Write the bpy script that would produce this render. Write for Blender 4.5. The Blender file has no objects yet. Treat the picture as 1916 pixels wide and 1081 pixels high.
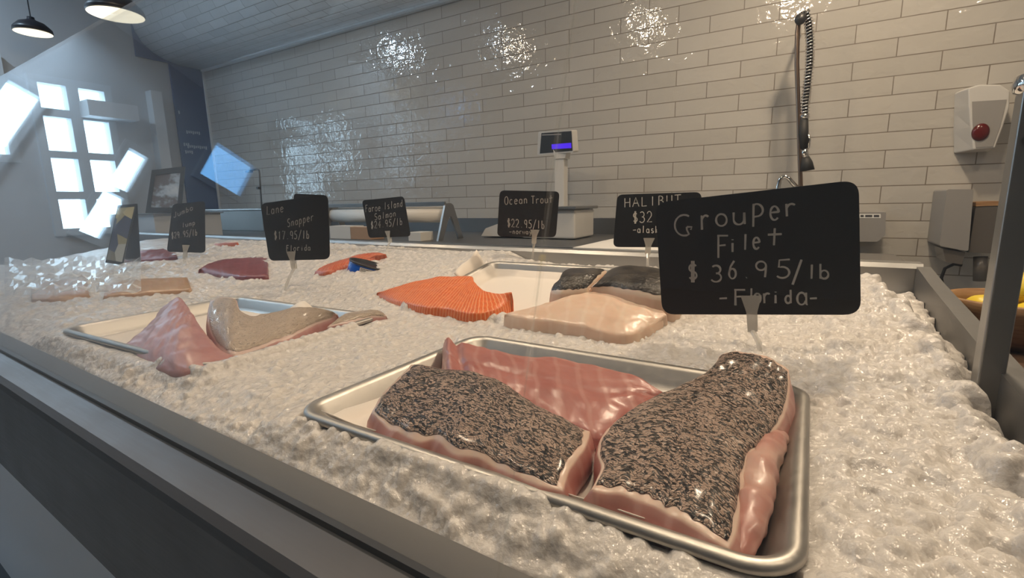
import bpy, bmesh, math, random
from mathutils import Vector, Matrix, noise
random.seed(7)
sc = bpy.context.scene
COL = sc.collection

# ------------------------------------------------------------------ camera
ZC = 1.14
CR = Vector((0.86217784, 0.50627632, -0.01826663))      # camera right, down, forward
CD = Vector((0.07400577, -0.16153651, -0.98408795))
CF = Vector((-0.50117115, 0.84710699, -0.17674057))
FPX = 897.56
cam = bpy.data.cameras.new('camera'); cam.sensor_width = 36; cam.lens = FPX/1916*36
cam.clip_start = 0.01
camo = bpy.data.objects.new('camera', cam); COL.objects.link(camo)
camo.matrix_world = Matrix(((CR.x, -CD.x, -CF.x, 0), (CR.y, -CD.y, -CF.y, 0), (CR.z, -CD.z, -CF.z, ZC), (0, 0, 0, 1)))
sc.camera = camo

# ------------------------------------------------------------------ daylight, lamps, exposure
sc.view_settings.view_transform = 'Standard'; sc.view_settings.look = 'None'
sc.view_settings.gamma = 1; sc.view_settings.use_curve_mapping = False
sc.view_settings.exposure = -0.13
w = bpy.data.worlds.new('daylight'); sc.world = w; w.use_nodes = True
w.node_tree.nodes['Background'].inputs[0].default_value = (0.55, 0.78, 1.0, 1)
w.node_tree.nodes['Background'].inputs[1].default_value = 9.0
sc.cycles.max_bounces = 8; sc.cycles.transparent_max_bounces = 16
sc.cycles.sample_clamp_indirect = 6.0
def area_lamp(name, loc, rot, size, power, color, size_y=None, spread=None):
    l = bpy.data.lights.new(name, 'AREA'); l.energy = power; l.color = color; l.size = size
    l.shape = 'DISK' if size_y is None else 'RECTANGLE'
    if size_y: l.size_y = size_y
    if spread: l.spread = math.radians(spread)
    o = bpy.data.objects.new(name, l); COL.objects.link(o); o.location = loc; o.rotation_euler = rot
    return o
WARM = (1.0, 0.775, 0.55)
LAMPS = [(-0.15, 0.75, 2.72, 13), (-1.3, 0.75, 2.72, 12), (0.16, 1.80, 2.72, 26), (0.9, 0.9, 2.72, 9),
         (-2.6, 0.9, 2.72, 9)]
COOL_FILL = [(-4.6, 0.45, 3.1, 22), (-3.3, -0.16, 3.15, 17)]  # unseen lamps added to lift the left end with bluish daylight
for x, y, z, p in LAMPS:
    area_lamp('lamp_light', (x, y, z-0.03), (0, 0, 0), 0.16, p, WARM)
for x, y, z, p in COOL_FILL:
    area_lamp('lamp_light', (x, y, z-0.03), (0, 0, 0), 0.16, p, (0.60, 0.80, 1.0))

# ------------------------------------------------------------------ pixel rays used while laying things out
def ray(px, py):
    return CR*((px-958)/FPX) + CD*((py-540.5)/FPX) + CF
def oz(px, py, z):
    d = ray(px, py); t = (z-ZC)/d.z; return Vector((d.x*t, d.y*t, z))
def oy(px, py, y):
    d = ray(px, py); t = y/d.y; return Vector((d.x*t, y, ZC+d.z*t))
def ox(px, py, x):
    d = ray(px, py); t = x/d.x; return Vector((x, d.y*t, ZC+d.z*t))
def opl(px, py, p, n):
    d = ray(px, py); o = Vector((0, 0, ZC)); t = (p-o).dot(n)/d.dot(n); return o+d*t

# ------------------------------------------------------------------ materials
def mat(name, base=(0.8, 0.8, 0.8), rough=0.5, metal=0.0, **kw):
    m = bpy.data.materials.new(name); m.use_nodes = True
    b = m.node_tree.nodes['Principled BSDF']
    b.inputs['Base Color'].default_value = (*base, 1); b.inputs['Roughness'].default_value = rough
    b.inputs['Metallic'].default_value = metal
    for k, v in kw.items():
        b.inputs[k].default_value = v
    return m
class NT:
    def __init__(s, m): s.m = m; s.t = m.node_tree; s.b = s.t.nodes.get('Principled BSDF')
    def n(s, kind, **kw):
        nd = s.t.nodes.new(kind)
        for k, v in kw.items():
            if k in nd.inputs.keys(): nd.inputs[k].default_value = v
            else: setattr(nd, k, v)
        return nd
    def l(s, a, b): s.t.links.new(a, b)
    def ramp(s, fac, stops):
        r = s.n('ShaderNodeValToRGB'); e = r.color_ramp.elements
        e[0].position, e[0].color = stops[0][0], (*stops[0][1], 1)
        e[1].position, e[1].color = stops[-1][0], (*stops[-1][1], 1)
        for p, c in stops[1:-1]:
            k = e.new(p); k.color = (*c, 1)
        s.l(fac, r.inputs[0]); return r.outputs[0]
    def mix(s, fac, a, b, mode='MIX'):
        x = s.n('ShaderNodeMix', data_type='RGBA', blend_type=mode)
        for i, v in ((0, fac), (6, a), (7, b)):
            if isinstance(v, (int, float)): x.inputs[i].default_value = v
            elif isinstance(v, tuple): x.inputs[i].default_value = (*v, 1)
            else: s.l(v, x.inputs[i])
        return x.outputs[2]
    def math(s, op, a, b=0.5):
        x = s.n('ShaderNodeMath', operation=op)
        for i, v in ((0, a), (1, b)):
            if isinstance(v, (int, float)): x.inputs[i].default_value = v
            else: s.l(v, x.inputs[i])
        return x.outputs[0]
    def bump(s, h, strength=0.3, dist=0.002, normal=None):
        x = s.n('ShaderNodeBump'); x.inputs['Strength'].default_value = strength; x.inputs['Distance'].default_value = dist
        s.l(h, x.inputs['Height'])
        if normal: s.l(normal, x.inputs['Normal'])
        return x.outputs[0]
    def coord(s, kind='Object', scale=(1, 1, 1), loc=(0, 0, 0)):
        c = s.n('ShaderNodeTexCoord'); mp = s.n('ShaderNodeMapping')
        mp.inputs['Scale'].default_value = scale; mp.inputs['Location'].default_value = loc
        s.l(c.outputs[kind], mp.inputs[0]); return mp.outputs[0]
    def noise(s, v, scale, detail=3, rough=0.55, dist=0.0):
        x = s.n('ShaderNodeTexNoise'); x.inputs['Scale'].default_value = scale; x.inputs['Detail'].default_value = detail
        x.inputs['Roughness'].default_value = rough; x.inputs['Distortion'].default_value = dist
        s.l(v, x.inputs['Vector']); return x.outputs[0]

def tile_material(name, bw, rh, uv=False, loc=(0, 0, 0), c1=(0.49, 0.47, 0.435), c2=(0.545, 0.525, 0.49)):
    m = mat(name, (0.74, 0.71, 0.66), 0.09); t = NT(m); t.b.inputs['Specular IOR Level'].default_value = 0.9
    v = t.coord('UV' if uv else 'Object', loc=loc)
    br = t.n('ShaderNodeTexBrick', offset=0.5, offset_frequency=2)
    t.l(v, br.inputs['Vector'])
    for k, x in (('Scale', 1.0), ('Mortar Size', 0.0022), ('Mortar Smooth', 0.15), ('Bias', 0.0), ('Brick Width', bw), ('Row Height', rh)):
        br.inputs[k].default_value = x
    br.inputs['Color1'].default_value = (*c1, 1); br.inputs['Color2'].default_value = (*c2, 1)
    br.inputs['Mortar'].default_value = (0.16, 0.13, 0.10, 1)
    nz = t.noise(v, 9, 4)
    cl = t.mix(t.math('MULTIPLY', nz, 0.25), br.outputs['Color'], (0.42, 0.40, 0.37))
    t.l(cl, t.b.inputs['Base Color'])
    t.l(t.math('MULTIPLY_ADD', br.outputs['Fac'], 0.6), t.b.inputs['Roughness'])
    rr = t.n('ShaderNodeMath', operation='MULTIPLY_ADD'); t.l(br.outputs['Fac'], rr.inputs[0]); rr.inputs[1].default_value = 0.6; rr.inputs[2].default_value = 0.07
    t.l(rr.outputs[0], t.b.inputs['Roughness'])
    h1 = t.noise(v, 17, 2, 0.5, 0.6); h2 = t.noise(v, 45, 1)
    hh = t.math('ADD', t.math('MULTIPLY', h1, 1.0), t.math('MULTIPLY', h2, 0.25))
    hh = t.math('SUBTRACT', hh, t.math('MULTIPLY', br.outputs['Fac'], 0.3))
    t.l(t.bump(hh, 0.6, 0.005), t.b.inputs['Normal'])
    return m
M = {}
# wall uses a mesh whose object coordinates are (along wall, up)
M['tile'] = tile_material('wall_tile', 0.303, 0.077)
M['tile_small'] = tile_material('soffit_tile', 0.20, 0.062, uv=True, c1=(0.76, 0.75, 0.74), c2=(0.90, 0.89, 0.88))

def steel(name, col=(0.50, 0.50, 0.49), rough=0.32, stretch=(2, 60, 60), var=0.15):
    m = mat(name, col, rough, 1.0); t = NT(m); v = t.coord('Object', stretch)
    n1 = t.noise(v, 6, 4); n2 = t.noise(t.coord('Object'), 14, 3)
    r = t.n('ShaderNodeMath', operation='MULTIPLY_ADD'); t.l(t.math('ADD', n1, n2), r.inputs[0]); r.inputs[1].default_value = var; r.inputs[2].default_value = rough-var*0.9
    t.l(r.outputs[0], t.b.inputs['Roughness'])
    t.l(t.bump(n1, 0.06, 0.001), t.b.inputs['Normal'])
    return m
M['ledge'] = steel('ledge_steel', (0.14, 0.135, 0.13), 0.5); M['ledge'].node_tree.nodes['Principled BSDF'].inputs['Metallic'].default_value = 0.35
M['steel'] = steel('brushed_steel', (0.36, 0.36, 0.355), 0.36)
M['steel_dark'] = steel('dull_case_steel', (0.22, 0.22, 0.22), 0.45)
M['alu'] = steel('sheet_pan_aluminium', (0.46, 0.44, 0.41), 0.42, (20, 20, 20), 0.2)
M['chrome'] = mat('chrome', (0.75, 0.74, 0.72), 0.09, 1.0)
M['white_plastic'] = mat('white_plastic', (0.58, 0.57, 0.55), 0.35)
M['grey_plastic'] = mat('grey_plastic', (0.30, 0.29, 0.28), 0.35)
M['smoke_plastic'] = mat('smoke_plastic', (0.12, 0.11, 0.10), 0.22)
M['black_plastic'] = mat('black_plastic', (0.025, 0.025, 0.027), 0.35)
M['black_rubber'] = mat('black_rubber', (0.02, 0.02, 0.02), 0.6)
M['brass_hose'] = mat('bronze_hose', (0.28, 0.20, 0.15), 0.3, 1.0)
M['red'] = mat('red_button', (0.10, 0.007, 0.006), 0.2)
M['card'] = mat('chalkboard_card', (0.016, 0.016, 0.017), 0.42); M['card'].node_tree.nodes['Principled BSDF'].inputs['Specular IOR Level'].default_value = 0.35
M['chalk'] = mat('chalk_marker', (0.46, 0.45, 0.42), 0.7)
M['chalk_white'] = mat('white_chalk_marker', (0.72, 0.71, 0.67), 0.7)
M['board'] = mat('cutting_board', (0.80, 0.78, 0.74), 0.5)
M['cardboard'] = mat('cardboard', (0.42, 0.26, 0.16), 0.8)
M['box_white'] = mat('white_box', (0.66, 0.64, 0.60), 0.7)
M['blue_tin'] = mat('blue_tin', (0.004, 0.10, 0.55), 0.25)
M['label_white'] = mat('label_white', (0.75, 0.75, 0.73), 0.5)
M['label_ink'] = mat('label_ink', (0.06, 0.06, 0.07), 0.6)
M['blue_wall'] = mat('navy_paint', (0.035, 0.085, 0.21), 0.45)
M['menu_paint'] = mat('menu_lettering', (0.45, 0.52, 0.62), 0.6)
M['grey_paint'] = mat('grey_paint', (0.50, 0.52, 0.54), 0.6)
M['front_paint'] = mat('taupe_paint', (0.36, 0.35, 0.34), 0.7)
M['white_paint'] = mat('white_paint', (0.68, 0.71, 0.74), 0.5)
M['ceiling'] = mat('ceiling_paint', (0.62, 0.65, 0.68), 0.8)
M['frame'] = mat('window_frame', (0.55, 0.60, 0.64), 0.4)
M['dark_frame'] = mat('dark_frame', (0.03, 0.035, 0.04), 0.4)
M['lemon'] = mat('lemon_skin', (0.80, 0.60, 0.03), 0.4)
t = NT(M['lemon']); t.l(t.bump(t.noise(t.coord('Object'), 160, 2), 0.3, 0.002), t.b.inputs['Normal'])
M['wood'] = mat('bowl_wood', (0.36, 0.20, 0.09), 0.5)
t = NT(M['wood']); v = t.coord('Object', (4, 4, 40)); t.l(t.ramp(t.noise(v, 5, 4), [(0.3, (0.24, 0.12, 0.05)), (0.7, (0.46, 0.28, 0.14))]), t.b.inputs['Base Color'])
M['dark_wood'] = mat('shelf_wood', (0.10, 0.055, 0.03), 0.5)
M['paper'] = mat('butcher_paper', (0.82, 0.78, 0.72), 0.6)
M['pan_liner'] = mat('pan_liner_paper', (0.83, 0.77, 0.70), 0.45)
M['floor'] = mat('floor_concrete', (0.42, 0.44, 0.45), 0.5)
t = NT(M['floor']); t.l(t.ramp(t.noise(t.coord('Object'), 4, 6), [(0.3, (0.36, 0.38, 0.40)), (0.7, (0.50, 0.52, 0.53))]), t.b.inputs['Base Color'])
M['panel'] = mat('case_panel', (0.80, 0.82, 0.83), 0.45)
M['lamp_shade'] = mat('lamp_shade', (0.02, 0.02, 0.025), 0.4)
def emis(name, col, s):
    m = mat(name, (0, 0, 0), 0.5); b = m.node_tree.nodes['Principled BSDF']
    b.inputs['Emission Color'].default_value = (*col, 1); b.inputs['Emission Strength'].default_value = s; return m
M['bulb'] = emis('lamp_glow', (1.0, 0.90, 0.68), 1.6)
M['lcd'] = emis('blue_readout', (0.09, 0.015, 1.0), 1.0)

# thin glass (sheet with no refraction), with an optional pale haze mixed in
def sheet_glass(name, tint=(0.985, 0.995, 0.99), haze=0.0, gain=1.0):
    m = bpy.data.materials.new(name); m.use_nodes = True; t = NT(m); T = m.node_tree
    T.nodes.remove(T.nodes['Principled BSDF']); out = T.nodes['Material Output']
    tr = t.n('ShaderNodeBsdfTransparent'); tr.inputs[0].default_value = (*tint, 1)
    gl = t.n('ShaderNodeBsdfGlossy'); gl.inputs['Roughness'].default_value = 0.015; gl.inputs[0].default_value = (1, 1, 1, 1)
    ge = t.n('ShaderNodeNewGeometry'); dp = t.n('ShaderNodeVectorMath', operation='DOT_PRODUCT'); t.l(ge.outputs['Normal'], dp.inputs[0]); t.l(ge.outputs['Incoming'], dp.inputs[1])
    ca = t.math('ABSOLUTE', dp.outputs['Value']); pw = t.math('POWER', t.math('SUBTRACT', 1.0, ca), 5.0)
    fr = t.math('ADD', t.math('MULTIPLY', pw, 0.96), 0.04)      # Schlick, the same from both sides of the sheet
    mx = t.n('ShaderNodeMixShader'); t.l(t.math('MULTIPLY', fr, gain), mx.inputs[0]); t.l(tr.outputs[0], mx.inputs[1]); t.l(gl.outputs[0], mx.inputs[2])
    res = mx.outputs[0]
    if haze:
        v = t.coord('Object', (1, 1, 1)); nz = t.noise(v, 3.0, 5, 0.6)
        df = t.n('ShaderNodeBsdfDiffuse'); df.inputs[0].default_value = (0.8, 0.85, 0.9, 1)
        m2 = t.n('ShaderNodeMixShader'); t.l(t.math('MINIMUM', t.math('DIVIDE', t.math('MULTIPLY', nz, haze), t.math('ADD', ca, 0.03)), 0.5), m2.inputs[0]); t.l(res, m2.inputs[1]); t.l(df.outputs[0], m2.inputs[2]); res = m2.outputs[0]
    t.l(res, out.inputs[0]); return m
M['glass'] = sheet_glass('case_glass', haze=0.045)  # diffuse veil mixed in, imitates the bluish haze of light on the pane
M['pane'] = sheet_glass('window_glass')
M['tinted_pane'] = sheet_glass('blue_tinted_glass', (0.42, 0.58, 0.72))  # tint added so the small high window reflects pale blue
M['clear'] = mat('clear_plastic', (0.80, 0.78, 0.72), 0.12); M['clear'].node_tree.nodes['Principled BSDF'].inputs['Alpha'].default_value = 0.38
M['film'] = sheet_glass('plastic_film', (0.95, 0.96, 0.97), haze=0.12, gain=0.6)

# ice
M['ice'] = mat('crushed_ice', (0.86, 0.86, 0.84), 0.18)
b = M['ice'].node_tree.nodes['Principled BSDF']
b.inputs['Subsurface Weight'].default_value = 1.0; b.inputs['Subsurface Radius'].default_value = (1, 1, 1); b.inputs['Subsurface Scale'].default_value = 0.009
t = NT(M['ice']); v = t.coord('Object')
t.l(t.ramp(t.noise(v, 90, 4), [(0.3, (0.62, 0.59, 0.56)), (0.7, (0.76, 0.725, 0.69))]), b.inputs['Base Color'])
vo = t.n('ShaderNodeTexVoronoi', feature='F1'); vo.inputs['Scale'].default_value = 130; t.l(v, vo.inputs['Vector'])
t.l(t.bump(t.math('ADD', vo.outputs['Distance'], t.noise(v, 260, 2)), 0.42, 0.004), b.inputs['Normal'])

# fish
def flesh_mat(name, c1, c2, line, fat, scale=1.0, stripes=0.35, wave=None, rough=0.36):
    m = mat(name, c1, rough); t = NT(m); b = t.b
    b.inputs['Subsurface Weight'].default_value = 0.25; b.inputs['Subsurface Radius'].default_value = (1.0, 0.45, 0.35); b.inputs['Subsurface Scale'].default_value = 0.006
    b.inputs['Coat Weight'].default_value = 0.15; b.inputs['Coat Roughness'].default_value = 0.2
    v = t.coord('UV'); n1 = t.noise(v, 22*scale, 5, 0.6, 0.4)
    col = t.ramp(n1, [(0.3, c2), (0.68, c1)])
    wv = t.n('ShaderNodeTexWave', bands_direction=(wave or 'X')); wv.inputs['Scale'].default_value = 14*scale; wv.inputs['Distortion'].default_value = 3.5 if wave is None else 1.6
    wv.inputs['Detail'].default_value = 2; wv.inputs['Detail Scale'].default_value = 1.2; t.l(v, wv.inputs['Vector'])
    st = t.ramp(wv.outputs['Fac'], [(0.80, (0, 0, 0)), (0.97, (1, 1, 1))])
    col = t.mix(t.math('MULTIPLY', st, stripes), col, line)
    at = t.n('ShaderNodeAttribute', attribute_name='fat')
    col = t.mix(at.outputs['Fac'], col, fat)
    t.l(col, b.inputs['Base Color'])
    t.l(t.bump(t.math('ADD', t.noise(v, 55*scale, 4), t.math('MULTIPLY', wv.outputs['Fac'], 0.3)), 0.35, 0.003), b.inputs['Normal'])
    return m
M['pink'] = flesh_mat('grouper_flesh', (0.48, 0.205, 0.175), (0.37, 0.125, 0.105), (0.60, 0.35, 0.30), (0.72, 0.54, 0.44), 0.8, 0.35)
M['snap_flesh'] = flesh_mat('snapper_flesh', (0.52, 0.27, 0.25), (0.42, 0.19, 0.18), (0.60, 0.38, 0.35), (0.66, 0.50, 0.44), 0.8, 0.25)
M['trout_flesh'] = flesh_mat('trout_flesh', (0.84, 0.20, 0.045), (0.70, 0.13, 0.025), (0.95, 0.50, 0.28), (0.90, 0.42, 0.22), 3.0, 0.75, 'X')
M['halibut_flesh'] = flesh_mat('halibut_flesh', (0.78, 0.60, 0.47), (0.70, 0.48, 0.35), (0.84, 0.70, 0.58), (0.76, 0.62, 0.50), 0.7, 0.3)
M['tuna_flesh'] = flesh_mat('dark_red_flesh', (0.26, 0.06, 0.06), (0.17, 0.03, 0.035), (0.36, 0.12, 0.11), (0.4, 0.15, 0.13), 1.0, 0.2)
M['tan_flesh'] = flesh_mat('tan_flesh', (0.52, 0.32, 0.17), (0.42, 0.24, 0.12), (0.6, 0.42, 0.28), (0.5, 0.32, 0.18), 1.0, 0.2)
M['red_flesh'] = flesh_mat('salmon_flesh', (0.62, 0.16, 0.07), (0.48, 0.10, 0.05), (0.75, 0.35, 0.22), (0.6, 0.3, 0.2), 2.0, 0.4)

def skin_mat(name, dark, mid, pale, thr=0.5):
    m = mat(name, dark, 0.33); t = NT(m); b = t.b
    b.inputs['Coat Weight'].default_value = 0.3; b.inputs['Coat Roughness'].default_value = 0.16
    v0 = t.coord('UV')
    wob = t.n('ShaderNodeTexNoise'); wob.inputs['Scale'].default_value = 14; wob.inputs['Detail'].default_value = 3; t.l(v0, wob.inputs['Vector'])
    mx = t.n('ShaderNodeVectorMath', operation='MULTIPLY_ADD'); t.l(wob.outputs['Color'], mx.inputs[0]); mx.inputs[1].default_value = (0.03, 0.03, 0); t.l(v0, mx.inputs[2])
    mp = t.n('ShaderNodeMapping'); mp.inputs['Rotation'].default_value = (0, 0, 0.5); mp.inputs['Scale'].default_value = (0.75, 1.3, 1); t.l(mx.outputs[0], mp.inputs[0]); v = mp.outputs[0]
    vo = t.n('ShaderNodeTexVoronoi', feature='DISTANCE_TO_EDGE'); vo.inputs['Scale'].default_value = 360; t.l(v, vo.inputs['Vector'])
    vc = t.n('ShaderNodeTexVoronoi', feature='F1'); vc.inputs['Scale'].default_value = 360; t.l(v, vc.inputs['Vector'])
    sep = t.n('ShaderNodeSeparateColor'); t.l(vc.outputs['Color'], sep.inputs[0])
    big = t.noise(v0, 18, 4, 0.6); fine = t.noise(v, 420, 2)
    # pale flecks: cell random + patches + fine noise
    f = t.math('ADD', t.math('MULTIPLY', sep.outputs[0], 0.56), t.math('ADD', t.math('MULTIPLY', big, 0.35), t.math('MULTIPLY', t.noise(v0, 7, 2), 0.22)))
    f = t.math('ADD', f, t.math('MULTIPLY', fine, 0.55))
    cell = t.ramp(vo.outputs['Distance'], [(0.02, (0, 0, 0)), (0.14, (1, 1, 1))])
    f = t.math('MULTIPLY', f, t.math('ADD', t.math('MULTIPLY', cell, 0.35), 0.65))
    col = t.ramp(f, [(thr, dark), (thr+0.06, mid), (thr+0.16, pale)])
    t.l(col, b.inputs['Base Color'])
    t.l(t.bump(t.math('ADD', vo.outputs['Distance'], t.math('MULTIPLY', fine, 0.4)), 0.7, 0.0025), b.inputs['Normal'])
    return m
M['grouper_skin'] = skin_mat('grouper_skin', (0.013, 0.0095, 0.008), (0.10, 0.07, 0.052), (0.43, 0.31, 0.245), 0.635)
M['silver_skin'] = skin_mat('snapper_skin', (0.17, 0.14, 0.11), (0.36, 0.29, 0.22), (0.50, 0.40, 0.31), 0.42)
M['halibut_skin'] = mat('halibut_skin', (0.035, 0.030, 0.026), 0.27)
t = NT(M['halibut_skin']); v = t.coord('UV'); t.l(t.ramp(t.noise(v, 30, 5), [(0.35, (0.026, 0.022, 0.019)), (0.75, (0.10, 0.085, 0.07))]), t.b.inputs['Base Color'])
t.l(t.bump(t.noise(v, 160, 4), 0.6, 0.003), t.b.inputs['Normal'])

# ------------------------------------------------------------------ mesh helpers
def link(name, bm, m, parent=None, smooth=False):
    me = bpy.data.meshes.new(name); bm.normal_update(); bm.to_mesh(me); bm.free()
    o = bpy.data.objects.new(name, me); COL.objects.link(o)
    for x in (m if isinstance(m, (list, tuple)) else [m]):
        me.materials.append(x)
    if smooth:
        for p in me.polygons: p.use_smooth = True
    if parent is not None: o.parent = parent
    return o
def B(): return bmesh.new()
def add_box(bm, c, s, rz=0.0, bev=0.0, rot=None):
    mtx = Matrix.Translation(c) @ (rot.to_4x4() if rot else Matrix.Rotation(rz, 4, 'Z')) @ Matrix.Diagonal((s[0], s[1], s[2], 1))
    r = bmesh.ops.create_cube(bm, size=1, matrix=mtx)
    if bev:
        es = list({e for v in r['verts'] for e in v.link_edges})
        bmesh.ops.bevel(bm, geom=es, offset=bev, segments=3, profile=0.6, affect='EDGES')
def add_tube(bm, pts, r, seg=12, cap=True):
    pts = [Vector(p) for p in pts]; n = len(pts); rr = r if isinstance(r, (list, tuple)) else [r]*n
    rings = []; prev = None
    for i, p in enumerate(pts):
        d = (pts[min(i+1, n-1)]-pts[max(i-1, 0)]).normalized()
        if prev is None:
            a = Vector((0, 0, 1)) if abs(d.z) < 0.9 else Vector((1, 0, 0)); u = d.cross(a).normalized()
        else:
            u = (prev - d*prev.dot(d)).normalized()
        prev = u; v = d.cross(u)
        rings.append([bm.verts.new(p+(u*math.cos(2*math.pi*k/seg)+v*math.sin(2*math.pi*k/seg))*rr[i]) for k in range(seg)])
    for a, b2 in zip(rings, rings[1:]):
        for k in range(seg): bm.faces.new((a[k], a[(k+1) % seg], b2[(k+1) % seg], b2[k]))
    if cap:
        bm.faces.new(rings[0][::-1]); bm.faces.new(rings[-1])
def add_lathe(bm, prof, c, seg=32, axis=None):
    q = Vector((0, 0, 1)).rotation_difference(Vector(axis)) if axis else None
    rings = []
    for r, z in prof:
        ring = []
        for k in range(seg):
            p = Vector((r*math.cos(2*math.pi*k/seg), r*math.sin(2*math.pi*k/seg), z))
            if q: p.rotate(q)
            ring.append(bm.verts.new(p+Vector(c)))
        rings.append(ring)
    for a, b2 in zip(rings, rings[1:]):
        for k in range(seg): bm.faces.new((a[k], a[(k+1) % seg], b2[(k+1) % seg], b2[k]))
    if prof[0][0] > 1e-5: bm.faces.new(rings[0][::-1])
    if prof[-1][0] > 1e-5: bm.faces.new(rings[-1])
    bmesh.ops.remove_doubles(bm, verts=bm.verts, dist=1e-6)
def add_prism(bm, poly, d):            # poly: list of Vectors, extruded by vector d
    a = [bm.verts.new(p) for p in poly]; b2 = [bm.verts.new(Vector(p)+Vector(d)) for p in poly]
    n = len(a); bm.faces.new(a); bm.faces.new(b2[::-1])
    for i in range(n): bm.faces.new((a[i], b2[i], b2[(i+1) % n], a[(i+1) % n]))
    bmesh.ops.recalc_face_normals(bm, faces=bm.faces)
def empty(name, loc, label, cat, group=None, rz=0):
    o = bpy.data.objects.new(name, None); COL.objects.link(o); o.location = loc; o.rotation_euler = (0, 0, rz); o.empty_display_size = 0.05
    return tag(o, label, cat, group)
def tag(o, label, cat, group=None, kind=None):
    o['label'] = label; o['category'] = cat
    if group: o['group'] = group
    if kind: o['kind'] = kind
    return o
def struct(o, label=None, cat=None):
    o['kind'] = 'structure'
    if label: o['label'] = label
    if cat: o['category'] = cat
    return o
def child(o, parent):                   # parent already-placed world geometry under an Empty
    o.parent = parent
    o.matrix_parent_inverse = parent_matrix(parent).inverted()
    return o
def parent_matrix(p):
    m = Matrix.LocRotScale(p.location, p.rotation_euler, p.scale)
    return (parent_matrix(p.parent) @ p.matrix_parent_inverse @ m) if p.parent else m
def wl(name, bm, m, parent, smooth=False, label=None):      # world-space mesh as a part
    o = link(name, bm, m, None, smooth); child(o, parent)
    if label: o['label'] = label
    return o

# ------------------------------------------------------------------ the room
YW, XL, XR, YF, ZT = 2.7237, -5.02, 1.9, -5.0, 3.25
bm = B(); add_box(bm, ((XL+XR)/2, (YF+YW)/2, -0.05), (XR-XL+0.4, YW-YF+0.4, 0.1)); struct(link('floor', bm, M['floor']), 'pale grey floor in front of the fish case', 'floor')
bm = B(); add_box(bm, ((XL+XR)/2, (YF+YW)/2, ZT+0.05), (XR-XL+0.4, YW-YF+0.4, 0.1)); struct(link('ceiling', bm, M['ceiling']), 'grey painted ceiling', 'ceiling')
# tiled back wall; local x along the wall, local y up, so that the tile bond starts where the courses meet
me_o = B(); vs = [me_o.verts.new(p) for p in ((0, 0, 0), (XR-XL, 0, 0), (XR-XL, ZT, 0), (0, ZT, 0))]; me_o.faces.new(vs)
r = bmesh.ops.extrude_face_region(me_o, geom=me_o.faces[:]); bmesh.ops.translate(me_o, verts=[v for v in r['geom'] if isinstance(v, bmesh.types.BMVert)], vec=(0, 0, -0.1))
bmesh.ops.recalc_face_normals(me_o, faces=me_o.faces)
wb = link('wall_back', me_o, M['tile']); wb.location = (XL, YW, 0); wb.rotation_euler = (math.pi/2, 0, 0); struct(wb, 'back wall of long glossy white handmade tiles', 'wall')
mp = [n for n in M['tile'].node_tree.nodes if n.type == 'MAPPING'][0]
mp.inputs['Location'].default_value = (XL+1.352-0.1515+0.303*40, -2.1076+0.077*30, 0)
bm = B(); add_box(bm, (XR+0.05, (YF+YW)/2, ZT/2), (0.1, YW-YF+0.2, ZT)); struct(link('wall_right', bm, M['front_paint']), 'taupe end wall', 'wall')

# left end wall: storefront with window openings (y ranges), piers between
WIN = [(1.44, 1.95, 0.95, 2.15), (1.02, 1.32, 1.50, 2.25), (0.42, 0.62, 1.35, 2.45), (-0.02, 0.26, 1.35, 2.45), (-0.76, -0.52, 1.55, 2.45), (-1.56, -1.06, 2.46, 2.92)]
bm = B(); prev = YW
for y0, y1, z0, z1 in WIN:
    add_box(bm, (XL-0.06, (prev+y1)/2, ZT/2), (0.12, prev-y1, ZT))
    add_box(bm, (XL-0.06, (y0+y1)/2, z0/2), (0.12, y1-y0, z0)); add_box(bm, (XL-0.06, (y0+y1)/2, (z1+ZT)/2), (0.12, y1-y0, ZT-z1)); prev = y0
add_box(bm, (XL-0.06, (prev+YF)/2, ZT/2), (0.12, prev-YF, ZT))
struct(link('wall_left', bm, M['grey_paint']), 'grey storefront wall at the far end', 'wall')
bm = B(); add_box(bm, ((XL+XR)/2, YF-0.06, ZT/2), (XR-XL, 0.12, ZT)); struct(link('wall_front', bm, M['front_paint']), 'taupe front wall', 'wall')
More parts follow.
